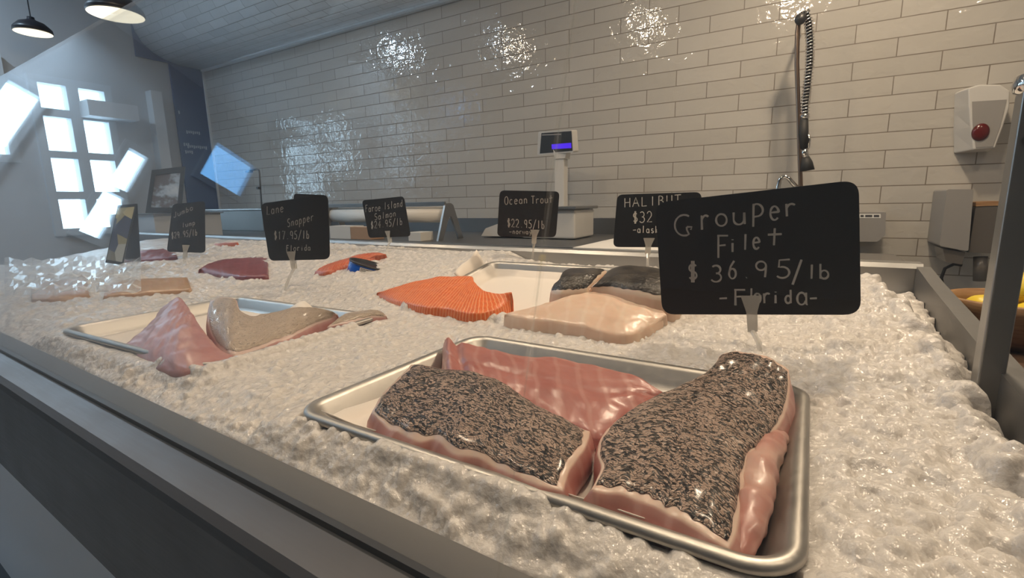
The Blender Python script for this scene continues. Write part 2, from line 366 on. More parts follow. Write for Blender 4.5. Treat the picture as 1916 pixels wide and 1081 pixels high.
def window(k, c, sx, sy, z0, z1):       # c: centre on the wall plane; one of sx, sy is the opening width
    fw = 0.05; bm = B(); w_ = max(sx, sy); ux = Vector((1, 0, 0)) if sx else Vector((0, 1, 0)); un = Vector((0, 1, 0)) if sx else Vector((1, 0, 0))
    def bar(off, z, wd, h, d):
        s_ = ux*wd+un*d; add_box(bm, (c.x+ux.x*off, c.y+ux.y*off, z), (s_.x, s_.y, h))
    for sg in (-1, 1): bar(sg*(w_/2-fw/2), (z0+z1)/2, fw, z1-z0, 0.10)
    for z in (z0+fw/2, z1-fw/2)+((z0+(z1-z0)*0.52,) if z1-z0 > 0.5 else ()): bar(0, z, w_-0.002, fw*1.1, 0.098)
    if w_ > 0.45 and z1-z0 > 0.5: bar(0, (z0+z1)/2, fw*1.5, z1-z0-0.002, 0.096)
    if z1-z0 > 1.15:
        bar(0, z0+(z1-z0)*0.26, w_-0.002, fw*1.2, 0.094); bar(0, z0+(z1-z0)*0.78, w_-0.002, fw*1.2, 0.094)
    f = struct(link('window_%d' % k, bm, M['frame']))
    bm = B(); s_ = ux*(w_-0.004)+un*0.006; add_box(bm, (c.x, c.y, (z0+z1)/2), (s_.x, s_.y, z1-z0-0.004)); wl('window_pane', bm, M['pane'] if z1-z0 > 0.5 else M['tinted_pane'], f)
    pl = bpy.data.lights.new('window_portal', 'AREA'); pl.shape = 'RECTANGLE'; pl.size = w_; pl.size_y = z1-z0; pl.cycles.is_portal = True
    po = bpy.data.objects.new('window_portal', pl); COL.objects.link(po); po.location = (c.x-un.x*0.12, c.y-un.y*0.12, (z0+z1)/2)
    po.rotation_euler = (-un).to_track_quat('Z', 'Y').to_euler() if sx == 0 else (math.pi/2, 0, 0)
    if sx: po.rotation_euler = (math.pi/2, 0, 0)
for i, (y0, y1, z0, z1) in enumerate(WIN): window(i+1, Vector((XL-0.01, (y0+y1)/2, 0)), 0, y1-y0, z0, z1)
# navy menu wall on the far end
bm = B(); add_box(bm, (XL+0.016, 2.575, 1.22), (0.024, 0.285, 2.435)); add_box(bm, (XL+0.016, 2.45, 2.72), (0.02, 0.54, 0.56))
tag(link('menu_board', bm, M['blue_wall']), 'tall navy blue menu panel at the far left end beside the tiled wall', 'menu board')
mb = bpy.data.objects['menu_board']
bm = B()
for (px, py, n) in ((335, 210, 1), (350, 247, 7), (345, 270, 3), (352, 274, 10), (348, 284, 4)):
    p = ox(px, py, XL+0.028); bm = B()
    for k in range(n): add_box(bm, (XL+0.0285, p.y+0.018*k, p.z+0.002*(k % 3)), (0.001, 0.011, 0.022 if k % 3 else 0.03))
    wl('menu_lettering', bm, M['menu_paint'], mb)
# white post and boxed header on the far end
p = ox(292, 170, XL+0.1)
bm = B(); add_box(bm, (XL+0.05, p.y, p.z/2), (0.10, 0.085, p.z)); struct(link('trim_1', bm, M['white_paint']), 'white post on the far end wall', 'post')
a, b2 = ox(165, 200, XL+0.2), ox(256, 190, XL+0.2)
bm = B(); add_box(bm, (XL+0.1, (a.y+b2.y)/2, a.z), (0.2, b2.y-a.y, 0.12)); struct(link('trim_2', bm, M['white_paint']), 'white boxed header over the far windows', 'trim')

# tiled bulkhead above the counter: flat underside, rounded nose, tiled face
prof = [(YW-0.001, 2.437), (2.62, 2.437), (2.50, 2.44), (2.40, 2.46), (2.31, 2.50), (2.24, 2.56), (2.195, 2.64), (2.17, 2.74), (2.165, 2.86), (2.165, ZT-0.001), (YW-0.001, ZT-0.001)]
bm = B(); uvl = bm.loops.layers.uv.new('UVMap'); x0, x1 = XL+0.002, XR-0.002; cum = 0
A = [bm.verts.new((x0, y, z)) for y, z in prof]; Bv = [bm.verts.new((x1, y, z)) for y, z in prof]
for i in range(len(prof)):
    j = (i+1) % len(prof); L = math.dist(prof[i], prof[j])
    f = bm.faces.new((A[i], A[j], Bv[j], Bv[i])); f.smooth = i < len(prof)-2
    for lp, (uu, vv) in zip(f.loops, ((x0, cum), (x0, cum+L), (x1, cum+L), (x1, cum))): lp[uvl].uv = (uu+10, vv+1)
    cum += L
bm.faces.new(A[::-1]); bm.faces.new(Bv); bmesh.ops.recalc_face_normals(bm, faces=bm.faces)
struct(link('trim_3', bm, M['tile_small']), 'tiled bulkhead with a rounded nose above the counter', 'bulkhead')
bm = B(); add_box(bm, ((x0+x1)/2, YW-0.012, 2.43), (x1-x0, 0.024, 0.016)); struct(link('trim_4', bm, M['white_paint']), 'thin pale trim where wall tiles meet the bulkhead', 'trim')
bm = B(); add_box(bm, (XL+0.035, YW-0.008, 1.22), (0.014, 0.016, 2.43)); struct(link('trim_5', bm, M['white_paint']), 'thin vertical trim at the end of the tiled wall', 'trim')

# small ceiling cans: warm lamps over the case, added cool fill at the left
for i, (x, y, z, p) in enumerate(LAMPS+COOL_FILL):
    t0 = empty('ceiling_lamp', (x, y, z), ['white can lamp on the ceiling over the nearest pan of fish', 'white can lamp on the ceiling over the middle of the case', 'white can lamp on the ceiling close to the sink', 'white can lamp on the ceiling beyond the right end of the case',
        'white can lamp on the ceiling over the far end of the case', 'added cool fill lamp in a can on the ceiling nearest the storefront windows', 'added cool fill lamp in a can on the ceiling before the case, away from the windows'][i], 'lamp', 'ceiling can lamps')
    bm = B(); add_lathe(bm, [(0.10, 0.0), (0.105, 0.0), (0.105, 0.12), (0.03, 0.13), (0.02, ZT-z)], (0, 0, 0), 24); link('lamp_can', bm, M['white_plastic'], t0, True)

# two dome pendants added where lamp reflections show in the glass at the far left
def pendant(px, py, dist, dia, label):
    d = ray(px, py); p = Vector((0, 0, ZC))+d*dist
    r0 = dia/2; t0 = empty('pendant_lamp', p, label, 'lamp', 'dome pendant lamps')
    bm = B(); add_lathe(bm, [(r0, 0), (r0*0.985, 0.02), (r0*0.9, r0*0.3), (r0*0.66, r0*0.55), (r0*0.25, r0*0.72), (0.02, r0*0.8), (0.02, r0*0.9)], (0, 0, 0), 40); link('lamp_shade', bm, M['lamp_shade'], t0, True)
    bm = B(); add_lathe(bm, [(r0*0.97, 0.0), (r0*0.8, 0.004), (0.0, 0.006)], (0, 0, -0.006), 40); link('diffuser', bm, M['bulb'], t0, True)
    bm = B(); add_tube(bm, [(0, 0, r0*0.85), (0, 0, ZT-p.z)], 0.004, 8); link('cord', bm, M['black_plastic'], t0)
pendant(217, 26, 2.9, 0.29, 'larger dome pendant lamp with a glowing warm underside at top left')
pendant(62, 60, 3.3, 0.21, 'smaller dome pendant lamp with a glowing underside at the top left edge')

# ------------------------------------------------------------------ the display case (its own frame, turned 2.1 degrees)
CA = math.radians(-2.1)
case = empty('fish_display_case', (0, 0, 0), 'long steel refrigerated fish case with slanted glass front, filled with ice', 'display case', rz=CA)
RC = Matrix.Rotation(CA, 3, 'Z'); RCI = RC.inverted()
def cw(x, y, z=0): return RC @ Vector((x, y, z))
CX0, CX1 = -3.6, 0.168
# deck: strip with shallow groove where the glass stands, rolled outer edge, fascia
prof = [(0.232, 0.86), (0.232, 0.904), (0.228, 0.908), (0.2005, 0.9005), (0.1995, 0.896), (0.1955, 0.896), (0.1945, 0.899), (0.168, 0.892), (0.162, 0.886), (0.160, 0.878), (0.160, 0.722), (0.175, 0.714), (0.30, 0.714), (0.30, 0.86)]
bm = B(); add_prism(bm, [Vector((CX0, y, z)) for y, z in prof], (CX1+0.2-CX0, 0, 0)); link('front_ledge', bm, M['ledge'], case)
bm = B(); add_box(bm, ((CX0+CX1)/2, 0.76, 0.41), (CX1-CX0, 1.05, 0.60)); link('cabinet_body', bm, M['panel'], case)
bm = B(); add_box(bm, ((CX0+CX1)/2, 0.34, 0.056), (CX1-CX0, 0.2, 0.10)); link('kick_plate', bm, M['black_plastic'], case)
# back rail and right rim (folded sheet)
YB = 1.24
prof = [(YB, 0.80), (YB, 0.995), (YB+0.008, 1.004), (YB+0.05, 1.004), (YB+0.055, 0.998), (YB+0.055, 0.80)]
bm = B(); add_prism(bm, [Vector((CX0, y, z)) for y, z in prof], (CX1+0.012-CX0, 0, 0)); link('back_rail', bm, M['steel'], case)
bm = B()
def rim_pts(x): return [Vector((x, 0.20, 0.80)), Vector((x, 0.20, 0.905)), Vector((x, 0.35, 0.935)), Vector((x, 0.6, 0.955)), Vector((x, 0.9, 0.975)), Vector((x, 1.10, 0.988)), Vector((x, 1.235, 1.0)), Vector((x, 1.235, 0.80))]
add_prism(bm, rim_pts(CX1), (0.022, 0, 0)); link('side_rim', bm, M['steel_dark'], case)
# glass panes
def pane(x0, x1):
    zb, zt = 0.894, 1.446
    y = lambda z: 0.268+0.29*(z-ZC)
    th = Vector((0, 0.0058, -0.0017))
    bm = B(); add_prism(bm, [Vector((x0, y(zb), zb)), Vector((x1, y(zb), zb)), Vector((x1, y(zt), zt)), Vector((x0, y(zt), zt))], th)
    return link('glass_pane', bm, M['glass'], case)
pane(-2.35, -0.146); pane(-0.144, 0.40)
# right end post with chrome clamp
pp = RCI @ Vector((0.186, 0.668, 0))
bm = B(); add_box(bm, (pp.x, pp.y, 1.0725), (0.021, 0.024, 0.325), bev=0.002); post = link("support_post", bm, M["steel"], case)
bm = B(); add_lathe(bm, [(0.010, -0.002), (0.015, 0.0), (0.017, 0.007), (0.015, 0.015), (0.007, 0.019)], (pp.x, pp.y, 1.235), 20); add_tube(bm, [(pp.x, pp.y, 1.25), (pp.x+0.002, pp.y, 1.48)], 0.004, 10)
link('glass_clamp', bm, M['chrome'], post, True)
bm = B(); add_lathe(bm, [(0.006, 0), (0.006, 0.004), (0.002, 0.006)], (pp.x, pp.y-0.015, 1.19), 12, (0, -1, 0)); link('screw', bm, M['black_plastic'], post)

# ------------------------------------------------------------------ ice bed
def lerp(a, b, t): return a+(b-a)*max(0, min(1, t))
TRAYS = []      # (center, rz, tilt, w, d, rim z)
T1 = (Vector((-0.208, 0.447, 0.93)), math.radians(-1.2), 0.0, 0.462, 0.332)
T2 = (Vector((-0.905, 0.478, 0.93)), math.radians(1.5), 0.0, 0.470, 0.335)
T3 = (Vector((-0.445, 0.884, 0.9615)), math.radians(-0.5), math.radians(10.5), 0.475, 0.322)
TRAYS = [T1, T2, T3]
def tray_matrix(T):
    c, rz, tilt, w_, d_ = T
    return Matrix.Translation(c) @ Matrix.Rotation(rz, 4, 'Z') @ Matrix.Rotation(tilt, 4, 'X')
TINV = [tray_matrix(T).inverted() for T in TRAYS]
def ice_base(x, y):                    # world xy -> height
    l = RCI @ Vector((x, y, 0)); yl = l.y
    z = lerp(0.904, 0.921, (yl-0.232)/0.06)
    z = z + lerp(0, 0.068, (yl-0.64)/0.42) + 0.004*noise.noise(Vector((x*5, y*5, 0)))
    if l.x > 0.0: z += 0.010*min(1, l.x/0.06)*min(1, max(0, (yl-0.26)/0.1))*max(0, min(1, (1.0-yl)/0.3))
    edge = 0.134-0.05*max(0, (yl-0.80)/0.26)          # the ice stops short of the right rim
    z -= 0.05*max(0, min(1, (l.x-edge)/0.026))**1.3
    if l.x > -0.80: z -= 0.042*min(1, max(0, (yl-1.075)/0.03))*min(1, (l.x+0.80)/0.10)*min(1, max(0, (0.10-l.x)/0.1))
    z += 0.020*math.exp(-((x+0.72)**2+(y-1.10)**2)/0.014)+0.012*math.exp(-((x+1.02)**2+(y-0.86)**2)/0.02)
    return z
def ice_z(x, y, margin=0.0):
    z = ice_base(x, y)
    for T, mi in zip(TRAYS, TINV):
        p = mi @ Vector((x, y, z)); hx, hy = T[3]/2, T[4]/2
        d = max(abs(p.x)-hx, abs(p.y)-hy)
        mw = tray_matrix(T)
        if d < 0.03:
            # height of the rim plane below (x,y)
            q = Vector((p.x, p.y, 0)); rimz = (mw @ q).z
            if d < -0.004: z = min(z, rimz-0.034)
            else:
                tgt = rimz-0.006+0.3*max(0, d-0.004)
                k = max(0, min(1, (d-0.004)/0.026)); z = tgt*(1-k)+max(z, rimz-0.03)*k
    return z
def dense(xl):                          # non-uniform sampling along the case
    return xl
import numpy as np
xs = []; x = CX1-0.001
while x > -2.9:
    xs.append(x); x -= 0.0030 if x > -0.85 else (0.005 if x > -1.35 else 0.010)
ys = []; y = 0.2325
while y < YB-0.001:
    ys.append(y); y += 0.0028 if y < 0.62 else 0.0042
ys.append(YB-0.0008)
AX, AY = np.array(xs), np.array(ys)
H = np.zeros((len(xs), len(ys)))
for i, xl in enumerate(xs):
    for j, yl in enumerate(ys):
        p = cw(xl, yl); q = Vector((p.x, p.y, 0))
        H[i, j] = ice_z(p.x, p.y)+noise.noise(q*26)*0.0030*min(1, (yl-0.2325)/0.02)
def chunk(xl, yl, r, up):
    i0, i1 = np.searchsorted(-AX, -(xl+r*1.4)), np.searchsorted(-AX, -(xl-r*1.4))
    j0, j1 = np.searchsorted(AY, yl-r*1.4), np.searchsorted(AY, yl+r*1.4)
    if i1 <= i0 or j1 <= j0: return
    dx = AX[i0:i1, None]-xl; dy = AY[None, j0:j1]-yl; a = random.uniform(0, 6.28)
    u = (dx*math.cos(a)+dy*math.sin(a))/(r*random.uniform(0.75, 1.3)); v = (-dx*math.sin(a)+dy*math.cos(a))/(r*random.uniform(0.75, 1.2))
    k = random.choice((2, 3, 5)); d = (np.abs(u)**k+np.abs(v)**k)**(1/k)
    base = float(np.mean(H[i0:i1, j0:j1]))
    top = base+up*r+(u*random.uniform(-.35, .35)+v*random.uniform(-.35, .35))*r-r*0.9*np.clip(d, 0, 2)**4
    H[i0:i1, j0:j1] = np.where(d < 1.25, np.maximum(H[i0:i1, j0:j1], top), H[i0:i1, j0:j1])
def in_tray(xl, yl, pad):
    p = cw(xl, yl); z = ice_base(p.x, p.y)
    for T, mi in zip(TRAYS, TINV):
        q = mi @ Vector((p.x, p.y, z))
        if abs(q.x) < T[3]/2+pad and abs(q.y) < T[4]/2+pad: return True
    return False
n = 0
while n < 16000:
    xl = CX1-0.008-random.random()**1.5*2.4; yl = 0.240+random.random()*0.99
    r = random.uniform(0.004, 0.0085)*(1.25 if xl > 0.02 else 1.0)*(1.5 if xl < -1.35 else 1)
    n += 1
    if not in_tray(xl, yl, r*1.15): chunk(xl, yl, r, random.uniform(0.05, 0.55))
for k in range(110):                     # rounder lumps along the right rim
    yl_ = 0.36+random.random()*0.80; chunk(0.134-0.05*max(0, (yl_-0.80)/0.26)+random.uniform(-0.012, 0.006), yl_, random.uniform(0.007, 0.012), 0.8)
def drift(T, pts):                      # ice fallen over a rim: pan coordinates, in half sizes
    mw = tray_matrix(T)
    for (u, v, r, up) in pts:
        p = mw @ Vector((u*T[3]/2, v*T[4]/2, 0)); l = RCI @ Vector((p.x, p.y, 0)); i = int(np.argmin(abs(AX-l.x))); j = int(np.argmin(abs(AY-l.y)))
        m_ = int(r/0.0030)+1; blk = H[max(0, i-m_):i+m_, max(0, j-m_):j+m_]
        if blk.size == 0: continue
        dx = AX[max(0, i-m_):i+m_, None]-l.x; dy = AY[None, max(0, j-m_):j+m_]-l.y
        top = p.z+up-0.7*(dx**2+dy**2)/r
        np.maximum(blk, np.where(dx**2+dy**2 < r*r, top, -9), out=blk)
rnd = random.uniform
drift(T1, [(u, -1-rnd(-0.012, 0.02), rnd(.005, .010), rnd(.000, .004)) for u in [rnd(-0.42, 0.30) for _ in range(150)]])
drift(T1, [(u, -1-rnd(0.0, 0.03), rnd(.005, .009), rnd(-.004, .001)) for u in [rnd(-0.95, 0.8) for _ in range(70)]])
drift(T2, [(1+rnd(-0.02, 0.02), v, rnd(.005, .011), rnd(.001, .006)) for v in [rnd(-1.0, 0.55) for _ in range(150)]])
drift(T2, [(u, -1-rnd(-0.01, 0.02), rnd(.005, .010), rnd(.000, .004)) for u in [rnd(0.55, 1.0) for _ in range(50)]])
drift(T3, [(u, -1-rnd(-0.03, 0.04), rnd(.006, .012), rnd(.004, .011)) for u in [rnd(-1.05, 0.72) for _ in range(220)]])
H[:, 0] = np.minimum(H[:, 0], 0.903)
bm = B()
grid = [[bm.verts.new(cw(xl, yl, H[i, j])) for j, yl in enumerate(ys)] for i, xl in enumerate(xs)]
for i in range(len(xs)-1):
    for j in range(len(ys)-1):
        f = bm.faces.new((grid[i][j], grid[i][j+1], grid[i+1][j+1], grid[i+1][j])); f.smooth = True
ice = link('ice_bed', bm, M['ice']); tag(ice, 'bed of white crushed ice filling the fish case', 'ice', kind='stuff')
if ice.data.polygons[0].normal.z < 0: ice.data.flip_normals()

# ------------------------------------------------------------------ sheet pans
def rrect(w_, d_, r, n=8):
    pts = []
    for cx, cy, a0 in ((w_/2-r, d_/2-r, 0), (-w_/2+r, d_/2-r, 90), (-w_/2+r, -d_/2+r, 180), (w_/2-r, -d_/2+r, 270)):
        for k in range(n+1):
            a = math.radians(a0+90*k/n); pts.append((cx+r*math.cos(a), cy+r*math.sin(a)))
    return pts
def sheet_pan(T, label, liner=True, paper_label=None):
    c, rz, tilt, w_, d_ = T
    root = tag(bpy.data.objects.new('sheet_pan', None), label, 'pan', 'aluminium sheet pans'); COL.objects.link(root)
    root.matrix_world = tray_matrix(T); root.location = c; root.rotation_euler = (tray_matrix(T)).to_euler(); root.empty_display_size = 0.05
    rings = [(0.0, -0.026, 0.03), (-0.034, -0.025, 0.03), (-0.030, -0.0235, 0.032), (-0.024, -0.016, 0.034), (-0.013, -0.0015, 0.036), (-0.010, 0.0015, 0.036), (-0.005, 0.003, 0.036), (0.0, 0.001, 0.036), (0.001, -0.003, 0.036), (-0.002, -0.0055, 0.036), (-0.006, -0.006, 0.036), (-0.012, -0.012, 0.036), (-0.028, -0.027, 0.034), (-0.036, -0.0285, 0.03)]
    bm = B(); prev = None
    for k, (o_, z, r) in enumerate(rings[1:]):
        loop = [bm.verts.new((x, y, z)) for x, y in rrect(w_+2*o_, d_+2*o_, max(0.012, r+o_))]
        if prev is None: bm.faces.new(loop)
        else:
            for i in range(len(loop)): bm.faces.new((prev[i], prev[(i+1) % len(loop)], loop[(i+1) % len(loop)], loop[i]))
        prev = loop
    bm.faces.new(prev[::-1]); bmesh.ops.recalc_face_normals(bm, faces=bm.faces)
    o = link('pan_shell', bm, M['alu'], root, True)
    return root
pan1 = sheet_pan(T1, 'aluminium sheet pan nearest the viewer holding dark scaly grouper fillets')
pan2 = sheet_pan(T2, 'aluminium sheet pan at left holding pink snapper fillets')
pan3 = sheet_pan(T3, 'aluminium sheet pan tilted on the ice holding halibut and trout')
def liner(T, pts, label, lift=0.0, curl=None):
    # paper sheet: polygon grid in pan coordinates
    mw = tray_matrix(T); bm = B(); nx, ny = 40, 28; w_, d_ = T[3]-0.06, T[4]-0.06; g = []
    for i in range(nx+1):
        row = []
        for j in range(ny+1):
            u, v = i/nx, j/ny; x, y = pts(u, v, w_, d_)
            hx, hy = T[3]/2-0.0335, T[4]/2-0.0335
            over = max(abs(x)-hx, abs(y)-hy, 0)
            z = -0.0235+min(over, 0.022)*1.25+0.0012*noise.noise(Vector((x*18, y*18, 3)))
            if over > 0.0: z += 0.0012
            if curl: z += curl(u, v)
            row.append(bm.verts.new(mw @ Vector((x, y, z))))
        g.append(row)
    for i in range(nx):
        for j in range(ny): bm.faces.new((g[i][j], g[i+1][j], g[i+1][j+1], g[i][j+1])).smooth = True
    o = link('liner_paper', bm, M['pan_liner'])
    md = o.modifiers.new('thickness', 'SOLIDIFY'); md.thickness = 0.0006; md.offset = 1
    return tag(o, label, 'paper', 'pan liner papers')
liner(T1, lambda u, v, w_, d_: (-w_/2-0.002+u*(w_-0.008), -d_/2-0.012+v*(d_-0.006)), 'pale liner paper under the grouper fillets in the nearest pan', curl=lambda u, v: 0.006*max(0, 0.12-u)/0.12*max(0, 1-abs(v-0.1)*5))
liner(T2, lambda u, v, w_, d_: ((u-0.5)*(w_-0.006), (v-0.5)*(d_-0.006)), 'pale liner paper under the snapper fillets in the left pan',
      curl=lambda u, v: 0.045*max(0, 1-math.hypot((u-0.62)*5.5, (v-0.98)*4.5))**1.0)
liner(T3, lambda u, v, w_, d_: ((u-0.5)*(w_+0.028), (v-0.5)*(d_+0.012)), 'white liner paper in the tilted pan under halibut and trout')
# loose white paper standing against the left corner of the tilted pan
bm = B(); g = []
mw = tray_matrix(T3)
for i in range(13):
    row = []
    for j in range(9):
        u, v = i/12, j/8
        row.append(bm.verts.new(mw @ Vector((-0.232-0.012*u-0.018*v*v, 0.02+u*0.12, -0.015+0.05*v*(0.55+0.45*u)+0.003*math.sin(u*7)))))
    g.append(row)
for i in range(12):
    for j in range(8): bm.faces.new((g[i][j], g[i+1][j], g[i+1][j+1], g[i][j+1])).smooth = True
o = link('wrapping_paper', bm, M['pan_liner']); o.modifiers.new('thickness', 'SOLIDIFY').thickness = 0.0007
tag(o, 'white paper edge turned up at the left corner of the tilted pan', 'paper')

# ------------------------------------------------------------------ fish
def oice(px, py, h=0.0):
    z = 0.95
    for _ in range(12):
        p = oz(px, py, z); z = ice_z(p.x, p.y)+h
    return oz(px, py, z)
def pxline(pts, n):
    P = [oz(*p) for p in pts]
    # Catmull-Rom through the points, resampled by length
    dn = []
    for i in range(len(P)-1):
        p0, p1, p2, p3 = P[max(i-1, 0)], P[i], P[i+1], P[min(i+2, len(P)-1)]
        for k in range(12):
            s = k/12; dn.append(0.5*((2*p1)+(p2-p0)*s+(2*p0-5*p1+4*p2-p3)*s*s+(3*p1-p0-3*p2+p3)*s**3))
    dn.append(P[-1]); L = [0]
    for a, b2 in zip(dn, dn[1:]): L.append(L[-1]+(b2-a).length)
    out = []; j = 0
    for k in range(n):
        s = L[-1]*k/(n-1)
        while j < len(L)-2 and L[j+1] < s: j += 1
        f = (s-L[j])/max(1e-9, L[j+1]-L[j]); out.append(dn[j].lerp(dn[j+1], max(0, min(1, f))))
    return out
def coons(back, front, left, right, nu=56, nv=36, dome=0.004, rough=0.0012, seed=0, extra=None):
    bk, fr, lf, rt = pxline(back, nu), pxline(front, nu), pxline(left, nv), pxline(right, nv)
    g = []
    for i in range(nu):
        u = i/(nu-1); col = []
        for j in range(nv):
            v = j/(nv-1)
            p = bk[i]*(1-v)+fr[i]*v+lf[j]*(1-u)+rt[j]*u-(bk[0]*(1-u)*(1-v)+bk[-1]*u*(1-v)+fr[0]*(1-u)*v+fr[-1]*u*v)
            e = 16*u*(1-u)*v*(1-v)
            p = p+Vector((0, 0, dome*e**0.6+rough*noise.noise(Vector((p.x*30+seed, p.y*30, seed)))*1.6+rough*noise.noise(Vector((p.x*90+seed, p.y*90, 1)))))
            if extra: p = p+extra(u, v)
            col.append(p)
        g.append(col)
    return g
def sheet(bm, g, uvl):
    nu, nv = len(g), len(g[0])
    U = [0]
    for i in range(nu-1): U.append(U[-1]+(g[i+1][nv//2]-g[i][nv//2]).length)
    V = [0]
    for j in range(nv-1): V.append(V[-1]+(g[nu//2][j+1]-g[nu//2][j]).length)
    vs = [[bm.verts.new(p) for p in col] for col in g]
    for i in range(nu-1):
        for j in range(nv-1):
            f = bm.faces.new((vs[i][j], vs[i][j+1], vs[i+1][j+1], vs[i+1][j])); f.smooth = True
            for lp, (a, c) in zip(f.loops, ((i, j), (i, j+1), (i+1, j+1), (i+1, j))): lp[uvl].uv = (U[a], V[c])
    per = [(i, 0) for i in range(nu)]+[(nu-1, j) for j in range(1, nv)]+[(i, nv-1) for i in range(nu-2, -1, -1)]+[(0, j) for j in range(nv-2, 0, -1)]
    return vs, per, U, V
def fillet(name, g, base, m, label, cat='fish', skirt=(0.004, 0.004, 0.012, 0.004), skin=None, skin_label=None, inset=1, group=None, belly=0.55, seed=0, fat=1.0):
    """g: top surface (world). base: function (x,y)->z of what it lies on, or a constant. skirt: outward run at back, right, front, left."""
    bm = B(); uvl = bm.loops.layers.uv.new('UVMap'); fl = bm.verts.layers.float.new('fat')
    nu, nv = len(g), len(g[0])
    top = [[p-Vector((0, 0, 0.0012)) if skin else p for p in col] for col in g]
    vs, per, U, V = sheet(bm, top, uvl)
    cen = sum((g[i][j] for i in (0, nu//2, nu-1) for j in (0, nv//2, nv-1)), Vector())/9
    sides = {}
    for (i, j) in per:
        k = 0 if j == 0 else (2 if j == nv-1 else (1 if i == nu-1 else 3)); sides[(i, j)] = k
    n = len(per); tops = [vs[i][j] for i, j in per]
    if skin:
        for vtx in tops: vtx[fl] = fat
        for i in range(nu):
            for j in range(nv):
                if 0 < min(i, nu-1-i, j, nv-1-j) <= 2: vs[i][j][fl] = fat*0.9
    # smooth outward run around the rim
    runs = [skirt[sides[k]] for k in per]
    for _ in range(4): runs = [(runs[q-1]+2*runs[q]+runs[(q+1) % n])/4 for q in range(n)]
    prof = [(0.22, 0.07), (0.7, 0.30), (1.0, 0.62), (0.92, 0.85), (0.6, 1.0)]
    prev = tops; arc = [0]
    for q in range(n): arc.append(arc[-1]+(tops[(q+1) % n].co-tops[q].co).length)
    for pi, (ro, rz) in enumerate(prof):
        ring = []
        for q, (i, j) in enumerate(per):
            p = tops[q].co; a, c = tops[q-1].co, tops[(q+1) % n].co
            tg = c-a; nn = Vector((tg.y, -tg.x, 0))
            if nn.length < 1e-7: nn = p-cen
            nn.normalize()
            if nn.dot(Vector((p.x-cen.x, p.y-cen.y, 0))) < 0: nn = -nn
            zb = base(p.x, p.y) if callable(base) else base
            wob = 1+0.35*noise.noise(Vector((arc[q]*28, rz*2, seed)))
            h = max(0.002, p.z-zb)
            nv_ = bm.verts.new((p.x+nn.x*runs[q]*ro*wob, p.y+nn.y*runs[q]*ro*wob, p.z-h*rz)); nv_[fl] = 0.22*fat if pi == 0 and skin else 0
            ring.append(nv_)
        for q in range(n):
            f = bm.faces.new((prev[q], ring[q], ring[(q+1) % n], prev[(q+1) % n])); f.smooth = True
            z0, z1 = (0 if pi == 0 else prof[pi-1][1])*0.03, rz*0.03
            for lp, (aa, zz) in zip(f.loops, ((arc[q], z0), (arc[q], z1), (arc[q+1], z1), (arc[q+1], z0))): lp[uvl].uv = (aa, 1+zz)
        prev = ring
    cv = bm.verts.new((cen.x, cen.y, sum(v.co.z for v in prev)/n))
    for q in range(n): bm.faces.new((prev[q], cv, prev[(q+1) % n]))
    bmesh.ops.recalc_face_normals(bm, faces=bm.faces)
    body = tag(link(name, bm, m), label, cat, group)
    if skin:
        bm = B(); uvl = bm.loops.layers.uv.new('UVMap')
        def ed(q, k, s): return inset+(0.9*noise.noise(Vector((k*0.25, s, seed+3))))
        sub = []
        for i in range(nu):
            u = i/(nu-1); col = []
            for j in range(nv):
                v = j/(nv-1)
                e0 = max(0.2, ed(0, i, 1))/(nv-1); e1 = max(0.2, ed(0, i, 2))/(nv-1); f0 = max(0.2, ed(0, j, 3))/(nu-1); f1 = max(0.2, ed(0, j, 4))/(nu-1)
                uu = f0+(1-f0-f1)*u; vv = e0+(1-e0-e1)*v
                a = min(nu-2, int(uu*(nu-1))); c = min(nv-2, int(vv*(nv-1))); fa = uu*(nu-1)-a; fc = vv*(nv-1)-c
                p = (g[a][c]*(1-fa)+g[a+1][c]*fa)*(1-fc)+(g[a][c+1]*(1-fa)+g[a+1][c+1]*fa)*fc
                rimf = min(i, nu-1-i, j, nv-1-j)
                col.append(p+Vector((0, 0, 0.0012 if rimf else -0.0006)))
            sub.append(col)
        sheet(bm, sub, uvl); bmesh.ops.recalc_face_normals(bm, faces=bm.faces)
        if sum(f.normal.z for f in bm.faces) < 0: bmesh.ops.reverse_faces(bm, faces=bm.faces)
        s_ = link('skin', bm, skin, body)
        if skin_label: s_['label'] = skin_label
    return body
def pan_floor(T):
    mw = tray_matrix(T)
    return lambda x, y: (mw @ Vector(((mw.inverted() @ Vector((x, y, T[0].z))).x, (mw.inverted() @ Vector((x, y, T[0].z))).y, -0.0215))).z
PF1, PF2, PF3 = 0.9085, 0.9085, pan_floor(T3)

# rear grouper fillet, flesh side up
g = coons([(832, 641, .943), (845, 638, .949), (868, 641, .952), (900, 650, .948), (960, 664, .946), (1040, 671, .945), (1120, 686, .943), (1190, 706, .940), (1250, 738, .933)],
          [(836, 705, .930), (880, 728, .928), (940, 752, .924), (1000, 775, .921), (1060, 800, .919), (1115, 822, .918), (1160, 812, .917), (1210, 785, .918), (1252, 752, .922)],
          [(832, 641, .943), (831, 660, .941), (834, 685, .935), (836, 705, .930)],
          [(1250, 738, .933), (1252, 745, .927), (1252, 752, .922)], dome=0.010, rough=0.0016, seed=2,
          extra=lambda u, v: Vector((0, 0, 0.006*math.exp(-((u-0.03)/0.03)**2)-0.006*math.exp(-((u-0.09-0.04*v)/0.022)**2)-0.002*math.exp(-((v-0.55)/0.06)**2))))
fillet('grouper_fillet', g, PF1, M['pink'], 'pink grouper fillet lying flesh side up at the back of the nearest pan', skirt=(0.006, 0.004, 0.003, 0.004), group='grouper fillets', seed=2)
